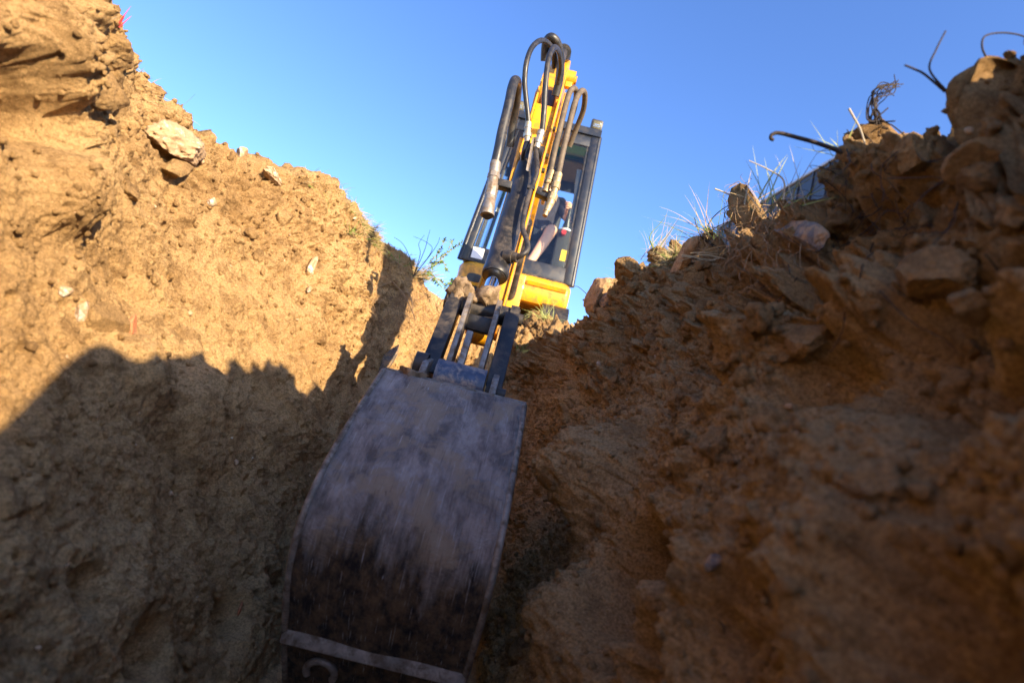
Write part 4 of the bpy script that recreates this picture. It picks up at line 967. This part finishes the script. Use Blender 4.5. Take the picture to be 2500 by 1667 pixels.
# ================================================================== plants, roots, twigs on the rims
M_grn = simple('grass_green', (.14, .22, .035), .6, 0, .3, .35, 25)
M_grp = simple('grass_pale', (.32, .35, .11), .6, 0, .3, .25, 25)
M_dry = simple('dry_straw', (.40, .29, .15), .7, 0, .3, .3, 25)
M_wht = simple('bleached_straw', (.52, .44, .31), .7, 0, .3, .1, 25)
M_twg = simple('dark_twig', (.045, .032, .025), .8, 0, .3, .3, 40)
M_rot = simple('root_fibre', (.34, .22, .12), .85, 0, .2, .35, 30)
M_lf = simple('leaf_green', (.09, .17, .04), .5, 0, .4, .35, 25)
M_red = simple('red_blade', (.55, .05, .05), .5, 0, .4, .2, 25)

def blade(mb, a, dirv, length, width, bend, r_=None):
    """a curved, creased grass blade"""
    a = Vector(a); d_ = Vector(dirv).normalized(); sv = d_.cross(Vector((.3, -1, .2))).normalized(); pts_ = []
    n_ = 7; p_ = a.copy(); dd = d_.copy()
    for k in range(n_ + 1):
        t_ = k / n_; w_ = width * (1 - t_ ** 2.2) * .5 + .0001
        cr_ = dd.cross(sv).normalized() * w_ * .5
        pts_ += [p_ - sv * w_, p_ + cr_, p_ + sv * w_]
        dd = (dd + Vector(bend) * (length / n_)).normalized(); p_ = p_ + dd * (length / n_)
    mb.add(pts_, [f_ for k in range(n_) for f_ in ((3 * k, 3 * k + 1, 3 * k + 4, 3 * k + 3), (3 * k + 1, 3 * k + 2, 3 * k + 5, 3 * k + 4))], True)
def stalk(mb, pts_, r0, r1, n_=7):
    c_ = spline(pts_, 6); rad = [lerp(r0, r1, i / (len(c_) - 1)) for i in range(len(c_))]; mb.tube(c_, rad, n_)
def pix(px, py, Y): return P(px / D, py / D, Y)
def rbase(px, py):                               # ground point behind this picture point
    return hit(px, py)[0]

def tuft(name, px, py, n_, length, mat, label, cat, lean=(0, 0, 1), spread=.7, width=.003, bend=-2.0, seed=0, rad=.02, back=0.0, mats2=None, n2=0):
    r = random.Random(seed); b_ = rbase(px, py); b_.y += back
    mb = MB(); mb2 = MB()
    for k in range(n_ + n2):
        o_ = Vector((r.gauss(0, rad), r.gauss(0, rad), -.01)); dv = Vector(lean) + Vector((r.gauss(0, spread), r.gauss(0, spread), r.gauss(0, spread * .5)))
        blade(mb if k < n_ else mb2, b_ + o_, dv, length * r.uniform(.4, 1.15), width * r.uniform(.6, 1.2), (r.gauss(0, 1.2), r.gauss(0, 1.2), bend * r.uniform(.3, 1.5)))
    o = mb.build(name, mat); tag(o, label, cat)
    if n2:
        o2 = mb2.build('dry_blades', mats2); o2.parent = o
    return o

tuft('grass_tuft', 1252, 725, 70, .17, M_grp, 'pale green grass tuft hanging into the trench below the yellow machine body', 'grass', (-.35, -.35, .5), .55, .0032, -7.0, 1, .03)
tuft('grass_tuft', 1478, 562, 12, .16, M_grn, 'thin green grass tuft sprouting from the turf lump on the right rim', 'grass', (.1, 0, 1), .5, .0022, -2.5, 2, .02, mats2=M_dry, n2=22)
tuft('grass_tuft', 1640, 545, 16, .15, M_grn, 'dark wispy grass leaning out over the middle of the right rim', 'grass', (-.5, 0, .6), .5, .0022, -3, 3, .025, mats2=M_dry, n2=24)
tuft('grass_tuft', 1815, 432, 18, .11, M_grp, 'short sunlit green blades on the right rim in front of the grey building', 'grass', (-.1, 0, 1), .5, .0028, -2, 4, .03, mats2=M_wht, n2=10)
tuft('grass_tuft', 1915, 345, 6, .10, M_grp, 'few yellow green blades beside the hooked twig', 'grass', (-.8, 0, .4), .4, .003, -1, 5, .015)
tuft('grass_tuft', 1700, 450, 14, .08, M_dry, 'dry matted grass on the crumbly knob of the right rim', 'grass', (-.3, 0, .5), .7, .0025, -5, 6, .025)
tuft('grass_tuft', 1395, 652, 5, .08, M_grp, 'yellow green blades lying on the soil beside the sunlit boulder', 'grass', (-1, -.2, .3), .3, .003, -2, 7, .01)
tuft('grass_tuft', 1600, 590, 30, .14, M_dry, 'dry straw lying flat on the shaded slope below the flat rim rock', 'straw', (.9, -.2, .2), .35, .0028, -4, 8, .03)
tuft('grass_tuft', 810, 530, 26, .08, M_grn, 'small green grass clump growing on the sunlit left rim', 'grass', (.2, -.5, .4), .6, .0028, -5, 9, .02, mats2=M_dry, n2=20)
tuft('grass_tuft', 905, 590, 40, .10, M_grn, 'mixed green and straw coloured grass along the left rim next to the leafy sprig', 'grass', (.3, -.4, .5), .6, .0028, -5, 10, .05, mats2=M_dry, n2=70)
tuft('grass_tuft', 968, 622, 40, .15, M_grp, 'yellowish grass fanning out around the foot of the leafy sprig', 'grass', (.8, -.2, .45), .4, .003, -2, 11, .03, mats2=M_dry, n2=70)
tuft('grass_tuft', 283, 55, 3, .05, M_red, 'red blade standing on the steep top of the sunlit bank', 'grass', (.5, 0, 1), .2, .004, 0, 12, .004)
tuft('grass_tuft', 272, 45, 5, .035, M_wht, 'bleached white bits of straw at the top of the sunlit bank', 'straw', (.8, 0, .3), .5, .003, 0, 13, .012)
tuft('grass_tuft', 1195, 800, 9, .10, M_grn, 'green shoot with a broad leaf low at the end of the trench', 'plant', (.1, -.2, 1), .4, .004, -3, 14, .02)
mb = MB(); b_ = rbase(1195, 815); blade(mb, b_, (.8, -.4, .5), .06, .018, (0, 0, -2)); o = mb.build('weed_leaf', M_grp); tag(o, 'single broad yellow green leaf beside the bucket link', 'leaf')

# leafy sprig and dry stems at the left rim
sb = rbase(955, 630); Ys = sb.y - .02
sprig = MB(); tips = [((1000, 600), (1035, 575), (1062, 556)), ((995, 610), (1020, 590), (1040, 552)), ((990, 615), (1015, 600), (1028, 622)), ((985, 625), (1005, 650), (1032, 672)), ((1000, 640), (1025, 655), (1038, 640)), ((990, 600), (1010, 575), (1022, 548))]
leaves = []
rnd = random.Random(5)
for k, tp in enumerate(tips):
    pts_ = [sb] + [pix(x_, y_, Ys - .02 + .015 * k) for x_, y_ in tp]; stalk(sprig, pts_, .0022, .0010)
    c_ = spline(pts_, 10)
    for j in range(9, len(c_), 1):
        if rnd.random() < .8: leaves.append((c_[j], rnd))
spr = sprig.build('leafy_sprig', M_dry); tag(spr, 'leafy green sprig reaching from the left rim towards the cab', 'plant')
mb = MB()
for c_, _ in leaves:
    for s_ in range(2):
        dv = Vector((rnd.gauss(0, 1), rnd.gauss(0, 1), rnd.gauss(.3, .8))); blade(mb, c_, dv, rnd.uniform(.012, .026), rnd.uniform(.006, .011), (0, 0, 3))
lv_ = mb.build('leaves', M_lf); lv_.parent = spr; lv_['kind'] = 'stuff'
mb = MB()
for tp in [((975, 575), (983, 545), (988, 528)), ((965, 585), (962, 560), (975, 540)), ((985, 590), (1005, 560), (1010, 545)), ((940, 590), (925, 560), (905, 545)), ((990, 580), (985, 560), (950, 543))]:
    stalk(mb, [sb] + [pix(x_, y_, Ys) for x_, y_ in tp], .0022, .0008)
o = mb.build('dry_weed', M_twg); tag(o, 'dry brown weed stems standing behind the leafy sprig', 'plant')

# mats of hanging roots
def roots(name, cx_, cy_, sx_, sy_, n_, length, mat, label, seed, r0=.0011):
    r = random.Random(seed); mb = MB()
    for k in range(n_):
        px, py = r.gauss(cx_, sx_), r.gauss(cy_, sy_)
        h_, nn = hit(px, py, 5); p_ = h_ + nn * .006; pts_ = [p_]; dv = Vector((r.gauss(.1, .6), r.gauss(-.25, .5), r.gauss(-.6, .5)))
        ln = length * r.uniform(.3, 1.1)
        for j in range(4):
            dv = (dv.normalized() + Vector((r.gauss(0, .5), r.gauss(0, .5), r.gauss(-.15, .4)))).normalized(); p_ = p_ + dv * ln / 4; pts_.append(p_)
        stalk(mb, pts_, r0 * r.uniform(.5, 1.3), r0 * .35, 5)
    o = mb.build(name, mat); return tag(o, label, 'roots', kind='stuff')
roots('root_mat', 935, 690, 38, 45, 520, .13, M_rot, 'tangle of fine pale roots hanging from the left rim under the grass', 1)
roots('root_hairs', 900, 570, 50, 25, 200, .06, M_rot, 'root hairs and straw in the crumbly edge of the left rim', 2)
roots('root_hairs', 1720, 520, 70, 60, 220, .09, M_rot, 'pale root threads in the shaded bank below the grassy knob', 3, .0009)
roots('root_hairs', 1950, 450, 120, 90, 90, .12, M_twg, 'dark root threads in the upper right bank', 4, .0010)
for tp, lb in (([(905, 640), (930, 680), (955, 735)], 'longest thick brown root dangling over the root tangle'), ([(925, 640), (945, 690), (950, 730)], 'thick brown root dangling just right of the longest one'), ([(1000, 690), (1015, 715), (1030, 740)], 'thin brown root hanging near the yellow machine body')):
    mb = MB(); bp_ = rbase(*tp[0]); stalk(mb, [bp_] + [pix(x_, y_, bp_.y - .04) for x_, y_ in tp[1:]], .003, .0015)
    o = mb.build('thick_root', M_rot); tag(o, lb, 'root')

def twig(name, pts_, r0, r1, mat, label, cat='twig', dy=0.0):
    b_ = rbase(*pts_[0]); mb = MB(); stalk(mb, [b_] + [pix(x_, y_, b_.y + dy * (i + 1)) for i, (x_, y_) in enumerate(pts_[1:])], r0, r1, 9)
    o = mb.build(name, mat); return tag(o, label, cat)
twig('hooked_twig', [(1950, 372), (1935, 352), (1880, 330), (1830, 316), (1790, 306), (1774, 309), (1770, 318), (1777, 322)], .0042, .0028, M_twg, 'dark hooked twig sticking out of the right rim against the sky')
twig('straw_stalk', [(1990, 325), (1975, 295), (1960, 268), (1950, 250)], .0014, .0021, M_wht, 'thick bleached stalk pointing up beside the dark root tangle', 'straw')
twig('straw_stalk', [(1822, 435), (1800, 415), (1765, 390), (1720, 369)], .0020, .0009, M_wht, 'long thin white stalk leaning left from the sunlit rim', 'straw')
twig('seed_stalk', [(1712, 480), (1695, 460), (1670, 445), (1642, 434)], .0012, .0022, M_wht, 'pale feathery seed stalk poking left from the crumbly knob', 'straw')
twig('green_blade', [(1478, 560), (1492, 545), (1515, 515), (1532, 492)], .0022, .0008, M_grn, 'longest green blade rising from the rim beside the cab', 'grass')
twig('curved_stem', [(1640, 560), (1625, 540), (1630, 510), (1660, 480), (1700, 460)], .0020, .0010, M_twg, 'dark curved stem arching up to the knob of the right rim')
twig('curved_stem', [(1645, 565), (1620, 548), (1640, 525), (1675, 510), (1700, 512)], .0018, .0009, M_twg, 'dark stem bending right, below the arching one')
twig('curved_stem', [(1632, 560), (1612, 545), (1600, 520), (1595, 500)], .0016, .0009, M_twg, 'short dark stem leaning left over the middle of the right rim')
twig('weed_twig', [(1345, 668), (1330, 660), (1316, 658), (1306, 662)], .0018, .0008, M_twg, 'tiny dark weed tip in front of the yellow body corner')
twig('blurred_twig', [(2142, 178), (2135, 160), (2150, 115), (2172, 72)], .0016, .0012, M_twg, 'upright twig high on the blurred right rim')
twig('blurred_twig', [(2140, 185), (2125, 172), (2102, 160), (2078, 150)], .0019, .0014, M_twg, 'short twig pointing left beside the upright blurred one')
twig('curled_root', [(2270, 140), (2256, 110), (2262, 84), (2300, 76), (2345, 82), (2380, 100)], .0015, .0011, M_twg, 'curled root arching over the top right corner')
mb = MB(); rr_ = random.Random(9); b0 = rbase(2030, 250)
for k in range(16):
    pts_ = [b0 + Vector((rr_.gauss(0, .01), rr_.gauss(0, .02), rr_.gauss(-.01, .015)))]
    for j, (x_, y_) in enumerate([(2012, 275), (2006, 235), (2025, 208), (2060, 195)]): pts_.append(pix(x_ + rr_.gauss(0, 9), y_ + rr_.gauss(0, 10), b0.y + rr_.gauss(0, .012)))
    stalk(mb, pts_, .0014, .0008, 5)
o = mb.build('root_tangle', M_twg); tag(o, 'dark loop of tangled roots standing out from the right rim', 'roots')

# matted straw and roots along the lip of both rims
rr_ = random.Random(31); mbs = [MB(), MB(), MB()]
lipz = np.where(gx_ < -.1, np.interp(gy_, Yr, zl), np.interp(gy_, Yr, zr)); lipx = np.where(gx_ < -.1, np.interp(gy_, Yr, xl), np.interp(gy_, Yr, xr))
sel = (gy_ > 1.0) & (gy_ < 3.3) & (np.abs(gz_ - lipz) < .07) & (np.abs(gx_ - lipx) < .09)
cl_ = fbm(np.stack([gy_[sel] * 5, gx_[sel] * 5, gz_[sel] * 0], 1), 2, 77); w_ = np.clip(cl_ + .12, 0.004, 1) ** 1.5 * np.where(gx_[sel] > 0, 1.3, np.where(gy_[sel] > 2.4, .8, .04)); ids = np.random.default_rng(8).choice(np.where(sel)[0], 3000, p=w_ / w_.sum())
for k_, i in enumerate(ids):
    n_ = GNf[i]; blade(mbs[0 if k_ % 5 else 1], GVf[i] - n_ * .003, (n_[0] * .5 + rr_.gauss(0, .7), n_[1] * .5 + rr_.gauss(-.1, .7), .35 + rr_.gauss(0, .5)), rr_.uniform(.015, .085), rr_.uniform(.001, .0022), (rr_.gauss(0, 8), rr_.gauss(0, 8), rr_.uniform(-16, -3)))
o = mbs[0].build('straw_mat', M_dry); tag(o, 'matted dry straw along the lip of both rims', 'straw', kind='stuff')
o = mbs[1].build('short_grass', M_grn); tag(o, 'short green blades scattered along the lip of both rims', 'grass', kind='stuff')

# thin cover of dry grass on the old ground surface either side
r = np.random.default_rng(4); sel = (gy_ > .6) & (gy_ < 4.2) & (((gx_ < -1.3) & (gx_ > -3)) | ((gx_ > .72) & (gx_ < 2.4)))
ids = r.choice(np.where(sel)[0], 2600); mb = MB(); rr_ = random.Random(3)
for i in ids:
    blade(mb, GVf[i] - np.array([0, 0, .004]), (rr_.gauss(0, .5), rr_.gauss(0, .5), 1), rr_.uniform(.02, .07), .0025, (rr_.gauss(0, 3), rr_.gauss(0, 3), -6))
o = mb.build('dry_grass', M_dry); tag(o, 'sparse short dry grass on the ground above the trench', 'grass', kind='stuff')

# ================================================================== grey building behind the right rim
M_cl = simple('grey_cladding', (.035, .04, .055), .45, .1, .5, .08, 3)
M_tr = simple('pale_trim', (.45, .48, .52), .4, .2, .5, .05, 5)
M_wl = simple('pale_render', (.42, .42, .45), .8, 0, .2, .06, 4)
pa, pb = P(1765, 547, 11.2), P(2105, 345, 7.34)
H = 5.0
def onH(px, py): d_ = ray(px, py); return Vector(d_ * (H / d_[2]))
pa, pb = onH(1765, 548), onH(2105, 345); dr = (pb - pa).normalized(); pa = pa - dr * .2; pb = pb + dr * .1; ln = (pb - pa).length; side_ = Vector((dr.y, -dr.x, 0));
if side_.x < 0: side_ = -side_
bld = empty('metal_clad_building', (pa.x, pa.y, .7)); tag(bld, 'flat-roofed building with grey metal fascia behind the right rim', 'building')
def q_on(mb, z0, z1_, off, th, s0=0.0, s1=None):
    s1 = ln if s1 is None else s1
    a, b_ = pa + dr * s0, pa + dr * s1
    mb.hexa([Vector((v_.x, v_.y, z_)) + side_ * o_ for o_ in (off, off + th) for (v_, z_) in ((a, z0), (a, z1_), (b_, z0), (b_, z1_))])
def bpart(mb, name, mat, par=None, **k):
    o = mb.build(name, mat, None, **k); p_ = par or bld; bpy.context.view_layer.update(); o.parent = p_; o.matrix_parent_inverse = p_.matrix_world.inverted(); return o
mb = MB(); q_on(mb, .6, 4.42, .10, 3.5); bpart(mb, 'wall', M_wl)
mb = MB(); q_on(mb, 4.40, 4.96, .0, 3.7); fa = bpart(mb, 'fascia', M_cl)
mb = MB(); q_on(mb, 4.96, 5.0, -.03, 3.76); bpart(mb, 'roof_trim', M_tr)
k = 0; s0 = .12
while s0 < ln:
    mb = MB(); q_on(mb, 4.41, 4.955, -.022, .02, s0, s0 + .035); bpart(mb, 'standing_seam', M_cl, fa); s0 += .36
